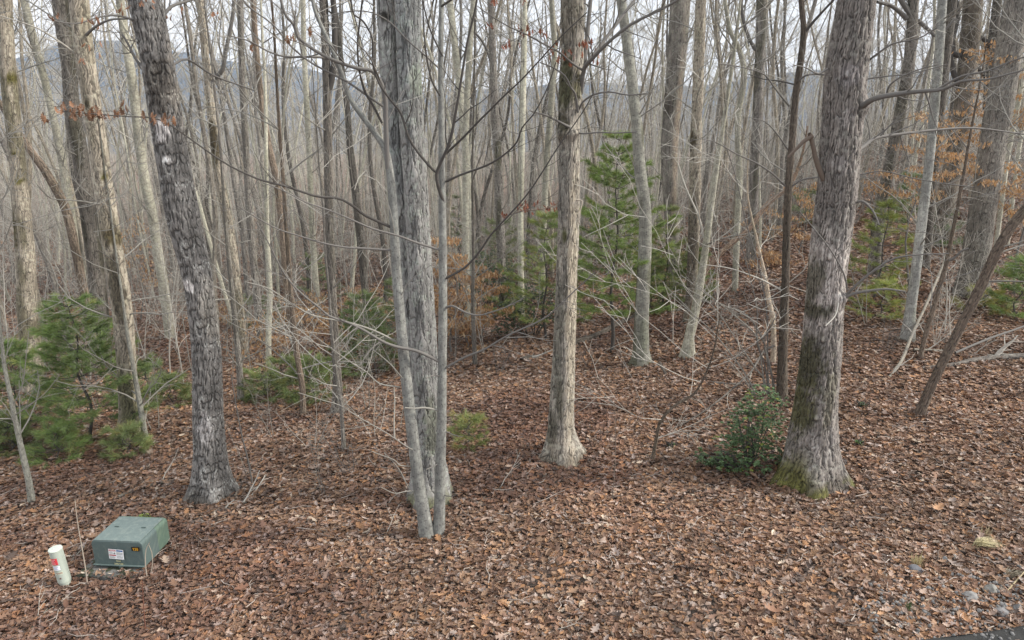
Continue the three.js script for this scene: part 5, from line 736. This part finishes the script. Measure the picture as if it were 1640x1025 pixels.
// red-brown oak leaves still hanging on twigs of the trees in front
const HANG = leafGeo(0.11, 0.075, true, 0.6, 0.7, rng(97), 8);
function hangLeaves(tree, spots, seed, col) {
  const R = rng(seed), list = [];
  for (const [px, py, z, n, rx, ry] of spots) for (let k = 0; k < n; k++) { const p = onPlane(px + (R() + R() - 1) * 1.7 * rx, py + (R() + R() - 0.8) * 1.5 * ry, z + (R() - 0.5) * 0.25), c = 0.65 + 0.7 * R(); list.push([p.x - tree.position.x, p.y - tree.position.y, p.z - tree.position.z, 1.1 + (R() - 0.5) * 1.0, R() * 6.28, (R() - 0.5) * 0.9, 0.4 + 0.45 * R(), col.map((x) => x * c)]); }
  scatter('leaf', HANG, dryMat, list, tree);
}
{
  const byLabel = (s) => scene.children.find((c) => c.userData.label?.startsWith(s));
  const left = byLabel('left of two smooth'), burl = byLabel('pale straight trunk with a dark burl'), dark = byLabel('dark leaning oak');
  const zl = left.position.z, zb = burl.position.z, zd = dark.position.z;
  hangLeaves(left, [[115, 176, zl + 1.45, 22, 16, 8], [150, 182, zl + 1.4, 22, 14, 7], [70, 190, zl + 1.5, 5, 8, 7], [183, 184, zl + 1.35, 6, 10, 4], [262, 190, zl + 1.2, 16, 18, 6], [240, 188, zl + 1.2, 5, 8, 5], [197, 172, zl + 1.35, 5, 5, 6], [467, 62, zl + 0.6, 5, 6, 8], [495, 48, zl + 0.6, 3, 4, 4], [405, 74, zl + 0.7, 5, 5, 6]], 801, [0.24, 0.12, 0.06]);
  hangLeaves(burl, [[845, 50, zb + 0.7, 9, 10, 7], [822, 70, zb + 0.8, 5, 10, 4], [808, 75, zb + 0.8, 4, 6, 5], [783, 36, zb + 0.8, 4, 4, 6], [870, 52, zb + 0.5, 7, 8, 6], [882, 80, zb + 0.4, 10, 8, 10], [911, 88, zb + 0.35, 12, 9, 14], [898, 95, zb + 0.4, 5, 8, 5], [938, 68, zb + 0.4, 12, 9, 10], [945, 82, zb + 0.4, 8, 10, 12], [790, 3, zb + 0.8, 4, 8, 4], [838, 4, zb + 0.8, 3, 5, 3], [835, 332, zb + 0.4, 9, 14, 7], [858, 330, zb + 0.4, 9, 10, 8], [882, 328, zb + 0.3, 8, 9, 8], [812, 345, zb + 0.4, 5, 6, 5], [838, 325, zb + 0.4, 4, 5, 5]], 802, [0.25, 0.08, 0.036]);
  hangLeaves(dark, [[235, 5, zd + 0.6, 6, 12, 6], [150, 25, zd + 0.9, 8, 30, 14], [140, 75, zd + 0.9, 4, 20, 12], [270, 25, zd - 0.3, 5, 8, 10], [290, 15, zd - 0.3, 5, 10, 10], [345, 25, zd - 0.5, 5, 8, 5], [198, 14, zd + 0.8, 6, 8, 6], [85, 22, zd + 1, 4, 10, 6], [135, 100, zd + 0.8, 4, 8, 6]], 803, [0.28, 0.13, 0.065]);
}

// leaves drifted against the feet of the near trunks
{
  const R = rng(811), lists = LEAVES.map(() => []);
  for (const o of scene.children) {
    if (o.userData.category !== 'tree' && o.userData.category !== 'sapling') continue;
    const f = o.position; if (f.z < -17.5 || !/^(oak_tree|tree|sapling)/.test(o.name)) continue;
    const bb = o.children[0].geometry, p = bb.attributes.position; let r = 0; for (let i = 0; i < p.count; i += 7) if (Math.abs(p.getY(i)) < 0.08) r = Math.max(r, Math.hypot(p.getX(i), p.getZ(i)));
    const n = Math.round(60 + 700 * Math.min(r, 0.6));
    for (let k = 0; k < n; k++) { const a = R() * 6.28, q = r * (0.75 + 0.6 * R()) + 0.02, x = f.x + Math.cos(a) * q, z = f.z + Math.sin(a) * q, c = pickCol(R), b = 0.55 + 0.45 * R(); lists[Math.floor(R() * 6)].push([x, ground(x, z) + 0.01 + 0.07 * R() * Math.max(0, 1.3 - q / (r + 0.05)) + 0.02 * R(), z, (R() - 0.5) * 1.3, R() * 6.28, (R() - 0.5) * 1.3, 0.5 + 0.4 * R(), c.map((w) => w * b)]); }
  }
  const g = scene.children.find((o) => o.name === 'leaf_litter'); LEAVES.forEach((q, k) => scatter('fallen_leaf', q, leafMat, lists[k], g));
}

// ---------------------------------------------------------------- the green utility box on its slab, and the marker post
function plate(canvas, w, h, mat = {}) { const t = new THREE.CanvasTexture(canvas); t.colorSpace = THREE.SRGBColorSpace; return new THREE.MeshStandardMaterial({ map: t, roughness: 0.6, ...mat }); }
function drawn(w, h, fn) { const c = document.createElement('canvas'); c.width = w; c.height = h; fn(c.getContext('2d'), w, h); return c; }
function profile(w, h, r, x0 = 0) { const s = new THREE.Shape(); s.moveTo(-w / 2, 0); s.lineTo(w / 2, 0); s.lineTo(w / 2, h - r); s.quadraticCurveTo(w / 2, h, w / 2 - r, h); s.lineTo(-w / 2 + r, h); s.quadraticCurveTo(-w / 2, h, -w / 2, h - r); s.closePath(); return s; }
{
  const L = hit(153, 915), Rr = hit(233, 915), mid = L.clone().lerp(Rr, 0.5), W = L.distanceTo(Rr), H = W * 0.52, D = W * 0.86;
  const y = ground(mid.x, mid.z) + 0.065;
  const grn = (i, j) => { const n = pfbm(i / 16, j / 16, 16, 16, 111), m = pnoise(i / 4, j / 4, 64, 64, 112), k = 0.86 + 0.22 * n + 0.12 * (m - 0.5), d = 0.18 * sstep(0.55, 0.75, n); return [0.098 * k + d * 0.1, 0.136 * k + d * 0.08, 0.130 * k + d * 0.05]; };
  const gtex = dataTex(256, 256, grn, true), green = std(1, 1, 1, 0.62, { map: gtex }), pale = std(1.15, 1.25, 1.0, 0.75, { map: gtex }), lidTint = std(1.5, 1.4, 1.4, 0.85, { map: gtex }), deep = std(0.5, 0.55, 0.52, 0.7, { map: gtex });  // lid tint is paler and greyer than the hood green
  const b = thing('utility_box', 'green metal transformer cabinet with warning label on a concrete slab, lower left', 'utility box', V(mid.x, y, mid.z));
  b.rotation.y = -0.07; b.rotation.z = 0.0;
  const ext = (w, h, r, d) => { const g = new THREE.ExtrudeGeometry(profile(w, h, r), { depth: d, bevelEnabled: true, bevelThickness: 0.012, bevelSize: 0.012, bevelSegments: 3, curveSegments: 10 }); g.translate(0, 0, -0.012); return g; };
  const hoodD = D * 0.55;
  const uvm = (g) => { const u = g.attributes.uv, p = g.attributes.position; for (let i = 0; i < u.count; i++) u.setXY(i, p.getX(i) * 1.7 + p.getY(i) * 0.4, p.getZ(i) * 1.7 + p.getY(i) * 1.3); return g; };
  const hood = part('hood', uvm(ext(W - 0.02, H - 0.03, 0.05, hoodD - 0.02).translate(0, 0.035, -hoodD)), green, b);
  part('tank', uvm(ext(W - 0.034, H - 0.037, 0.05, D - hoodD - 0.018).translate(0, 0.035, -D)), pale, b);
  const lid = part('lid', uvm(new RoundedBoxGeometry(W - 0.07, 0.012, D - 0.05, 3, 0.005).translate(0, H + 0.022, -D / 2)), lidTint, b);
  for (const s of [-1, 1]) part('hinge', new RoundedBoxGeometry(0.06, 0.016, 0.018, 2, 0.004).translate(s * W * 0.27, H + 0.030, -hoodD), deep, b);
  part('sill', uvm(new RoundedBoxGeometry(W - 0.03, 0.05, D - 0.03, 3, 0.008).translate(0, 0.012, -D / 2)), deep, b);
  part('lip', uvm(new RoundedBoxGeometry(W + 0.004, 0.014, 0.03, 2, 0.005).translate(0, 0.034, 0.004)), green, b);
  part('hasp', new RoundedBoxGeometry(0.05, 0.03, 0.016, 2, 0.004).translate(0.03, 0.012, 0.016), deep, b);
  const loop = new THREE.TorusGeometry(0.017, 0.0045, 8, 18); const lock = part('padlock', mergeGeometries([loop.translate(0.045, -0.022, 0.03).toNonIndexed(), new RoundedBoxGeometry(0.032, 0.026, 0.014, 2, 0.004).translate(0.045, -0.045, 0.032)]), std(0.6, 0.58, 0.52, 0.35, { metalness: 0.5 }), b);
  const warn = drawn(256, 176, (c, w, h) => { c.fillStyle = '#eef0f0'; c.fillRect(0, 0, w, h); c.fillStyle = '#b02a35'; c.fillRect(8, 10, 116, 26); c.fillRect(8, 100, 116, 20); c.fillStyle = '#2d5f9a'; c.fillRect(134, 10, 112, 26); c.fillStyle = '#333'; for (let k = 0; k < 5; k++) { c.fillRect(134, 48 + k * 11, 70 + ((k * 37) % 40), 4); c.fillRect(12, 48 + k * 9, 50 + ((k * 29) % 20), 3); c.fillRect(12, 130 + k * 8, 80 + ((k * 23) % 30), 3); c.fillRect(134, 112 + k * 11, 76 + ((k * 31) % 34), 3); } c.beginPath(); c.moveTo(84, 72); c.lineTo(112, 50); c.lineTo(102, 70); c.lineTo(122, 78); c.lineTo(92, 92); c.closePath(); c.fill(); c.fillStyle = '#fff'; c.font = 'bold 20px sans-serif'; c.fillText('WARNING', 18, 30); });
  const z = 0.0025 + 0.0005, stick = (name, w, h, x, yy, canvas, rot = 0) => { const m = part(name, new THREE.BoxGeometry(w, h, 0.002), plate(canvas), b); m.position.set(x, yy, 0.001 + z - 0.002); m.rotation.z = rot; return m; };
  stick('warning_label', W * 0.29, H * 0.40, -W * 0.02, H * 0.55, warn, -0.05);
  stick('number_plate', W * 0.155, H * 0.165, W * 0.375, H * 0.80, drawn(128, 64, (c, w, h) => { c.fillStyle = '#17150f'; c.fillRect(0, 0, w, h); c.fillStyle = '#e7a81c'; c.font = 'bold 58px sans-serif'; c.textAlign = 'center'; c.textBaseline = 'middle'; c.fillText('126', w / 2, h / 2 + 3); }));
  const txt = drawn(256, 128, (c, w, h) => { c.clearRect(0, 0, w, h); c.fillStyle = '#d9d3a0'; c.textAlign = 'center'; c.font = 'bold 50px sans-serif'; c.fillText('14.4', w / 2, 50); c.fillText('240/120', w / 2, 112); });
  const tm = part('rating_text', new THREE.PlaneGeometry(W * 0.24, H * 0.24), plate(txt, 1, 1, { transparent: true }), b); tm.position.set(0.0, H * 0.21, 0.0045);
  // slab
  const sl = thing('concrete_slab', 'weathered concrete slab under the green utility box', 'slab', V(mid.x - 0.05, y - 0.115, mid.z)); sl.rotation.y = -0.07;
  const ct = dataTex(256, 256, (i, j) => { const n = pfbm(i / 16, j / 16, 16, 16, 121), m = sstep(0.5, 0.68, pfbm(i / 32, j / 32, 8, 8, 123)), k = 0.09 + 0.10 * n; return [mix(k, 0.04, m), mix(k * 0.98, 0.047, m), mix(k * 0.93, 0.025, m)]; }, true);
  const sg = new RoundedBoxGeometry(W + 0.2, 0.10, D + 0.30, 3, 0.018); part('slab_top', uvm(sg.translate(0.0, 0.05, -D / 2 + 0.03)), std(1, 1, 1, 0.95, { map: ct, bumpMap: ct, bumpScale: 0.006 }), sl);
}
{
  const f = hit(106, 938), R0 = metres(19, f) / 2, t = thing('marker_post', 'pale green plastic cable marker post with red sticker, left of the green utility box', 'post', f);
  const H = heightTo(f, 879);
  const prof = [[R0 * 0.86, -0.2], [R0 * 0.86, 0.05], [R0 * 0.9, 0.07], [R0 * 0.98, 0.085], [R0, 0.11], [R0, H - 0.012], [R0 * 1.04, H - 0.01], [R0 * 1.04, H], [R0 * 0.99, H + 0.008], [0.001, H + 0.009]].map(([a, c]) => new THREE.Vector2(a, c));
  const tex = dataTex(128, 128, (i, j) => { const n = pfbm(i / 16, j / 16, 8, 8, 131), k = 0.92 + 0.16 * n; return [0.41 * k, 0.455 * k, 0.395 * k]; }, true);
  part('post_body', new THREE.LatheGeometry(prof.slice(0, 6), 32), std(1, 1, 1, 0.6, { map: tex }), t);
  part('cap', new THREE.LatheGeometry(prof.slice(5), 32), std(0.52, 0.56, 0.50, 0.5), t);
  t.rotation.z = 0.05; t.rotation.x = 0.03;
  const wrap = (name, y0, y1, a, span, canvas) => { const g = new THREE.CylinderGeometry(R0 * 1.012, R0 * 1.012, y1 - y0, 14, 1, true, a - span / 2, span); const m = part(name, g, plate(canvas, 1, 1, { side: THREE.DoubleSide }), t); m.position.y = (y0 + y1) / 2; };
  const face = 0.46;
  wrap('red_sticker', H * 0.66, H * 0.83, face - 0.5, 1.05, drawn(96, 64, (c, w, h) => { c.fillStyle = '#d23f48'; c.fillRect(0, 0, w, h); c.fillStyle = '#eab4b4'; for (let k = 0; k < 4; k++) c.fillRect(10, 10 + k * 13, 60 - ((k * 17) % 24), 5); }));
  wrap('white_sticker', H * 0.52, H * 0.63, face - 0.42, 1.1, drawn(96, 48, (c, w, h) => { c.fillStyle = '#e9edf5'; c.fillRect(0, 0, w, h); c.fillStyle = '#8a94b5'; for (let k = 0; k < 3; k++) c.fillRect(12, 9 + k * 12, 66 - ((k * 19) % 26), 4); }));
  wrap('name_band', H * 0.40, H * 0.47, face - 0.25, 1.15, drawn(160, 48, (c, w, h) => { c.fillStyle = '#c3cdb9'; c.fillRect(0, 0, w, h); c.fillStyle = '#7c2a24'; c.font = 'bold 42px sans-serif'; c.textAlign = 'center'; c.fillText('POWER', w / 2, 39); }));
  const bolt = new THREE.CylinderGeometry(0.011, 0.011, 0.01, 10); bolt.rotateX(Math.PI / 2); part('bolt', bolt.translate(Math.sin(face - 0.25) * R0, H * 0.30, Math.cos(face - 0.25) * R0), std(0.12, 0.05, 0.05, 0.6), t);
}

// ---------------------------------------------------------------- fallen wood, stones, tufts
function fallen(name, label, cat, px, w0, w1, mat, o = {}) {
  const R = rng(o.seed ?? px[0][0]), P0 = px.map(([x, y, lift], k) => { const p = hit(x, y); p.y += (lift ?? 0) + metres(mix(w0, w1, k / (px.length - 1)), p) * 0.35; return p; }), n = (px.length - 1) * 5, P = smoothPath(P0, n), f = P0[0].clone();
  const t = thing(name, label, cat, f), rad = P.map((p, k) => metres(mix(w0, w1, k / n), p) / 2);
  const g = trunkGeo(P, rad, { seg: 10, rings: n * 3, bark: 'furrow', amp: 0.006, y0: -99, seed: 3, tint: (p) => { const k = 0.75 + 0.5 * vnoise(p[0] * 6, p[1] * 6, p[2] * 6, 5); return [k, k, k]; } });
  const tube = new MB(); tube.tube(P, rad.map((r, k) => r * (0.9 + 0.25 * vnoise(k * 0.7, o.seed ?? 1, 0, 9))), 9, 1); const gg = tube.geo(true); gg.translate(-f.x, -f.y, -f.z); part('stick', gg, mat, t);
  if (o.twigs) { const mb = new MB(); for (let k = 0; k < o.twigs; k++) { const i = 1 + Math.floor(R() * (n - 1)); grow(mb, R, P[i], turned(V(0, 0, 0).subVectors(P[i], P[i - 1]).normalize(), 0.7, R).add(V(0, 0.25, 0)).normalize(), 0.25 + 0.5 * R(), rad[i] * 0.5, 1, TWIGS); } const q = mb.geo(); q.translate(-f.x, -f.y, -f.z); part('twig', q, TWIG.pale, t); }
  return t;
}
const LOGD = barkMat('furrow', 0.45, 0.4, 0.35), LOGG = barkMat('furrow', 0.68, 0.65, 0.61), LOGP = barkMat('smooth', 0.95, 0.86, 0.75), LOGB = barkMat('furrow', 0.75, 0.62, 0.52);
fallen('fallen_branch', 'pale broken branch lying on the leaves above the utility box', 'branch', [[190, 797], [212, 788], [240, 778], [272, 771], [300, 768]], 5, 3, LOGP, { seed: 1, twigs: 2 });
fallen('fallen_branch', 'dark curved branch lying right of the utility box', 'branch', [[268, 848], [295, 842], [330, 830], [352, 822], [382, 812], [410, 802]], 5, 7, LOGD, { seed: 2, twigs: 3 });
fallen('fallen_branch', 'dark stick crossing between the marker post and the utility box', 'branch', [[84, 955], [98, 948], [120, 930, 0.03], [140, 922, 0.05], [153, 915, 0.1]], 3, 4, LOGD, { seed: 3 });
fallen('fallen_branch', 'thin pale stick leaning behind the marker post', 'branch', [[110, 905], [125, 893, 0.05], [137, 884, 0.08]], 3, 2, LOGP, { seed: 4 });
fallen('fallen_log', 'dark log lying under the tall young pine', 'log', [[900, 556], [930, 550], [965, 536], [1000, 518], [1020, 508]], 12, 8, LOGD, { seed: 5 });
fallen('fallen_log', 'grey log lying left of the thin brown stem near the mossy oak', 'log', [[1138, 615], [1170, 618], [1210, 620], [1246, 621]], 6, 7, LOGG, { seed: 6 });
fallen('fallen_branch', 'long pale branch propped from the thin brown stem down to the left', 'branch', [[1236, 594, 0.55], [1222, 597, 0.5], [1201, 621, 0.35], [1174, 640, 0.25], [1150, 656, 0.18], [1115, 675, 0.1], [1080, 690, 0.05]], 4, 2, LOGG, { seed: 7, twigs: 5 });
fallen('fallen_log', 'long grey log lying across the leaves at the right edge', 'log', [[1476, 592], [1520, 588], [1560, 580], [1600, 576], [1660, 574]], 6, 12, LOGG, { seed: 8, twigs: 2 });
fallen('fallen_branch', 'thin pale branch lying above the grey log on the right', 'branch', [[1462, 568, 0.1], [1500, 566, 0.05], [1560, 569], [1650, 570]], 4, 3, LOGP, { seed: 9, twigs: 3 });
fallen('dead_branch', 'bleached dead branch standing tilted left of the leaning brown stem', 'branch', [[1424, 606], [1442, 588, 0.12], [1457, 560, 0.35], [1476, 530, 0.6], [1496, 492, 0.9], [1512, 455, 1.2]], 5, 3.5, LOGP, { seed: 10, twigs: 5 });
fallen('fallen_branch', 'straight stick lying right of the twin sapling feet', 'branch', [[722, 838], [750, 815], [785, 792], [812, 776]], 4, 3, LOGB, { seed: 11, twigs: 1 });
fallen('fallen_branch', 'pale stick lying left of the twin sapling feet', 'branch', [[592, 869], [622, 859], [650, 850], [672, 843]], 3.5, 2.5, LOGP, { seed: 12, twigs: 1 });
fallen('fallen_branch', 'pale short stick on the leaves behind the right hand smooth sapling', 'branch', [[746, 628], [758, 615], [772, 600]], 4, 3, LOGP, { seed: 13 });
fallen('fallen_branch', 'curved grey stick at the bottom edge right of the middle', 'branch', [[852, 962], [890, 975], [918, 995], [940, 1018]], 3, 4, LOGG, { seed: 14, twigs: 1 });
fallen('fallen_branch', 'short pale stick at the bottom edge right of the middle', 'branch', [[855, 1022], [878, 1010], [905, 1007], [925, 1008]], 3, 3.5, LOGP, { seed: 15 });
fallen('fallen_branch', 'thin pale stick at the lower left below the marker post', 'branch', [[44, 1015], [60, 995], [76, 975]], 3, 2, LOGP, { seed: 16, twigs: 2 });
fallen('fallen_branch', 'thin stick lying on the leaves left of the low green bush', 'branch', [[1140, 828], [1152, 812], [1166, 798]], 2.5, 2, LOGG, { seed: 17, twigs: 1 });
fallen('fallen_branch', 'thin twig lying below the twin sapling feet', 'branch', [[706, 930], [711, 910], [714, 890]], 3, 2, LOGP, { seed: 18 });
fallen('fallen_branch', 'thin dark stick lying left in the lower middle', 'branch', [[410, 895], [428, 908], [446, 925]], 3, 2, LOGB, { seed: 19, twigs: 1 });
fallen('fallen_branch', 'straw coloured stalk lying at the right edge above the road corner', 'branch', [[1595, 968], [1618, 945, 0.04], [1645, 918, 0.08]], 2.5, 2, barkMat('smooth', 1.9, 1.55, 1.0), { seed: 20 });
fallen('fallen_branch', 'mossy stub lying right of the lichen spotted trunk', 'branch', [[1056, 586], [1062, 595], [1067, 604]], 8, 6, LOGD, { seed: 21 });
fallen('fallen_branch', 'small dark root lump left of the burl trunk in the leaves', 'branch', [[836, 582], [845, 576], [856, 574]], 10, 7, LOGD, { seed: 22, twigs: 2 });
{
  // thin dry stalks near the camera
  const stalk = (label, px, w, mat) => { const f = hit(...px[0]), t = thing('dry_stalk', label, 'stalk', f), P = smoothPath(px.map(([x, y], k) => { const q = onPlane(x, y, f.z + 0.1 * k * 0.3); if (!k) q.y -= 0.05; return q; }), 12), mb = new MB(); mb.tube(P, P.map((p, k) => metres(mix(w, w * 0.5, k / 12), p) / 2), 5); const g = mb.geo(); g.translate(-f.x, -f.y, -f.z); part('stem', g, mat, t); return t; };
  stalk('thin tan stalk standing between the marker post and the utility box', [[140, 938], [136, 905], [130, 870], [124, 835], [120, 800]], 2.2, TWIG.dead);
  stalk('thin tan vine standing against the right side of the utility box', [[236, 925], [233, 905], [234, 880], [240, 868]], 2, TWIG.dead);
  stalk('second tan vine bending against the right side of the utility box', [[238, 922], [244, 905], [243, 885], [238, 872]], 1.8, TWIG.dead);
  stalk('thin rust coloured stalk in the leaves below the utility box', [[233, 1012], [231, 985], [229, 955], [228, 930]], 2.2, std(0.17, 0.07, 0.045));
  stalk('thin grey stalk right of the dark leaning oak foot', [[405, 778], [398, 740], [388, 700], [380, 660], [370, 600]], 3, TWIG.grey);
  stalk('thin grey stalk bending in front of the dark leaning oak foot', [[332, 800], [322, 770], [316, 740], [318, 700]], 2.4, TWIG.grey);
  stalk('thin pale stalk left of the left hand smooth sapling', [[632, 706], [631, 680], [632, 640], [631, 620]], 3, TWIG.pale);
  stalk('thin upright stalk left of the low green bush', [[980, 800], [984, 760], [986, 700], [984, 640]], 1.8, TWIG.brown);
}
{
  // arching bare stems round the foot of the thin brown stem
  const f = footAt(1232, 690, 12.6), t = thing('arching_shrub', 'spray of pale arching bare stems left of the thin brown stem', 'shrub', f), R = rng(611);
  for (const px of [[[1232, 690], [1225, 610], [1210, 590], [1190, 560], [1170, 530], [1150, 500], [1130, 480], [1100, 462]], [[1228, 690], [1222, 600], [1213, 545], [1205, 530], [1170, 500], [1145, 480], [1110, 450]], [[1240, 690], [1236, 600], [1215, 530], [1190, 500], [1160, 490], [1130, 470], [1090, 440]], [[1236, 690], [1226, 590], [1212, 548], [1213, 500], [1205, 460], [1195, 420], [1180, 370]], [[1242, 690], [1240, 620], [1225, 560], [1225, 540], [1236, 520], [1246, 500]], [[1226, 690], [1200, 620], [1175, 585], [1156, 568]], [[1230, 690], [1200, 610], [1165, 560], [1140, 530], [1112, 505], [1070, 470]], [[1238, 690], [1230, 600], [1228, 500], [1216, 430], [1196, 360], [1180, 290], [1165, 240]]]) limbPart(t, px, f.z, f.z + 0.3 + 0.5 * R(), 2.6, 1.1, R() < 0.4 ? TWIG.wood : TWIG.grey, R, 2, TWIGS, 'stem');
}
function stone(label, px, py, w, h, col, seed) {
  const f = hit(px, py), R = rng(seed), g = new THREE.IcosahedronGeometry(1, 3), p = g.attributes.position, planes = Array.from({ length: 9 }, () => { const n = V(R() - 0.5, R() - 0.35, R() - 0.5).normalize(); return [n, 0.62 + 0.25 * R()]; });
  for (let i = 0; i < p.count; i++) { const v = V(p.getX(i), p.getY(i), p.getZ(i)); for (const [n, d] of planes) { const e = v.dot(n) - d; if (e > 0) v.addScaledVector(n, -e); } v.multiplyScalar(1 + 0.07 * (vnoise(v.x * 4, v.y * 4, v.z * 4, seed) - 0.5)); p.setXYZ(i, v.x, v.y, v.z); }
  g.computeVertexNormals(); const t = dataTex(64, 64, (i, j) => { const n = pfbm(i / 8, j / 8, 8, 8, seed) * 0.7 + 0.3 * pnoise(i / 2, j / 2, 32, 32, seed + 1); return col.map((c, q) => c * (0.3 + 0.6 * n) * [1.03, 1, 0.96][q]); }, true);
  const m = shade(new THREE.Mesh(g, std(1, 1, 1, 0.9, { map: t, bumpMap: t, bumpScale: 0.01 }))); m.name = numbered('stone'); m.position.copy(f); m.scale.set(metres(w, f) / 2, metres(h, f) / 2, metres(w, f) / 2.2); m.rotation.y = R() * 0.8; m.position.y += 0.02; scene.add(m); tag(m, label, 'stone');
}
const ST = [0.25, 0.25, 0.255];
stone('bluish flat stone below the straw tuft standing upright', 1466, 916, 26, 20, [0.20, 0.21, 0.24], 1); stone('small grey stone left of the two stones by the drooping straw tuft', 1512, 902, 12, 20, [0.27, 0.28, 0.29], 2); stone('small pale grey stone left below the drooping straw tuft', 1526, 898, 10, 18, [0.30, 0.31, 0.3], 3);
stone('largest pale grey stone near the lower right corner', 1556, 962, 30, 24, [0.36, 0.36, 0.36], 4); stone('pale pointed stone just above the largest pale stone', 1584, 948, 26, 26, [0.33, 0.33, 0.31], 5); stone('flat grey stone close to the road corner edge', 1602, 984, 30, 18, [0.3, 0.3, 0.31], 6); stone('grey stone at the right edge above the road', 1630, 978, 18, 18, [0.3, 0.3, 0.3], 7); stone('small round grey stone left of the bluish flat stone', 1417, 926, 12, 12, [0.3, 0.31, 0.28], 8); stone('dark small stone right of the two stones by the straw tuft', 1580, 900, 14, 12, [0.2, 0.2, 0.21], 9); stone('small grey stone upper left of the straw tuft standing upright', 1484, 856, 10, 9, ST, 10); stone('grey stone half sunk right of the flat grey stone', 1622, 960, 16, 14, ST, 11); stone('small grey stone below the two stones by the straw tuft', 1522, 920, 14, 8, ST, 12);
function tuft(label, px, py, n, L, lean, col, seed) { const f = hit(px, py), R = rng(seed), t = thing('grass_tuft', label, 'grass tuft', f), mb = new MB(); for (let k = 0; k < n; k++) { const a = R() * 6.28, e = 0.1 + 0.35 * R(), d = V(Math.cos(a) * e + lean, 1, Math.sin(a) * e + 0.15).normalize(), s = V(-d.z, 0, d.x).normalize().multiplyScalar(0.0034), o = V((R() - 0.5) * 0.09, -0.02, (R() - 0.5) * 0.07), l = L * (0.5 + 0.6 * R()), m = o.clone().addScaledVector(d, l * 0.55), q = m.clone().add(V(d.x * l * 0.5 + lean * l * 0.3, l * (0.40 - Math.abs(lean) * 0.55), d.z * l * 0.5)); mb.quad(o.clone().sub(s), o.clone().add(s), m.clone().add(s), m.clone().sub(s)); mb.quad(m.clone().sub(s), m.clone().add(s), q.clone().addScaledVector(s, 0.2), q.clone().addScaledVector(s, -0.2)); } part('blade', mb.geo(), std(...col, 0.8), t).userData.kind = 'stuff'; }
tuft('upright pale straw tuft above the bluish flat stone', 1467, 908, 70, 0.24, 0.02, [0.52, 0.45, 0.26], 1); tuft('drooping pale straw tuft right of the upright straw tuft', 1556, 878, 110, 0.34, 0.75, [0.5, 0.44, 0.25], 2); tuft('short green grass tuft near the bottom edge left of the stones', 1456, 980, 60, 0.2, -0.15, [0.10, 0.15, 0.06], 3); tuft('tall thin straw tuft standing beside the drooping one', 1575, 862, 24, 0.26, 0.0, [0.52, 0.45, 0.28], 4); tuft('dry grey grass tuft at the right edge above the stones', 1612, 925, 70, 0.2, 0.35, [0.32, 0.28, 0.2], 5);

// a few leaves blown onto the box and its slab
{
  const R = rng(821), b = scene.children.find((o) => o.name === 'utility_box'), s = scene.children.find((o) => o.name === 'concrete_slab'), top = new THREE.Box3().setFromObject(b.children.find((o) => o.name === 'lid')), st = new THREE.Box3().setFromObject(s), list = [];
  for (let k = 0; k < 4; k++) list.push([mix(top.min.x, top.max.x, 0.15 + 0.7 * R()), top.max.y + 0.012, mix(top.min.z, top.max.z, 0.15 + 0.7 * R()), (R() - 0.5) * 0.3, R() * 6, (R() - 0.5) * 0.3, 0.45 + 0.2 * R(), pickCol(R)]);
  for (let k = 0; k < 46; k++) { const x = mix(st.min.x, st.max.x, R()), front = R() < 0.7; list.push([x, st.max.y + 0.012 + 0.02 * R(), front ? st.max.z - 0.16 * R() : mix(st.min.z, st.max.z, R()), (R() - 0.5) * 0.8, R() * 6, (R() - 0.5) * 0.8, 0.45 + 0.3 * R(), pickCol(R)]); }
  scatter('fallen_leaf', LEAVES[2], leafMat, list, scene.children.find((o) => o.name === 'leaf_litter'));
}

renderer.render(scene, camera);
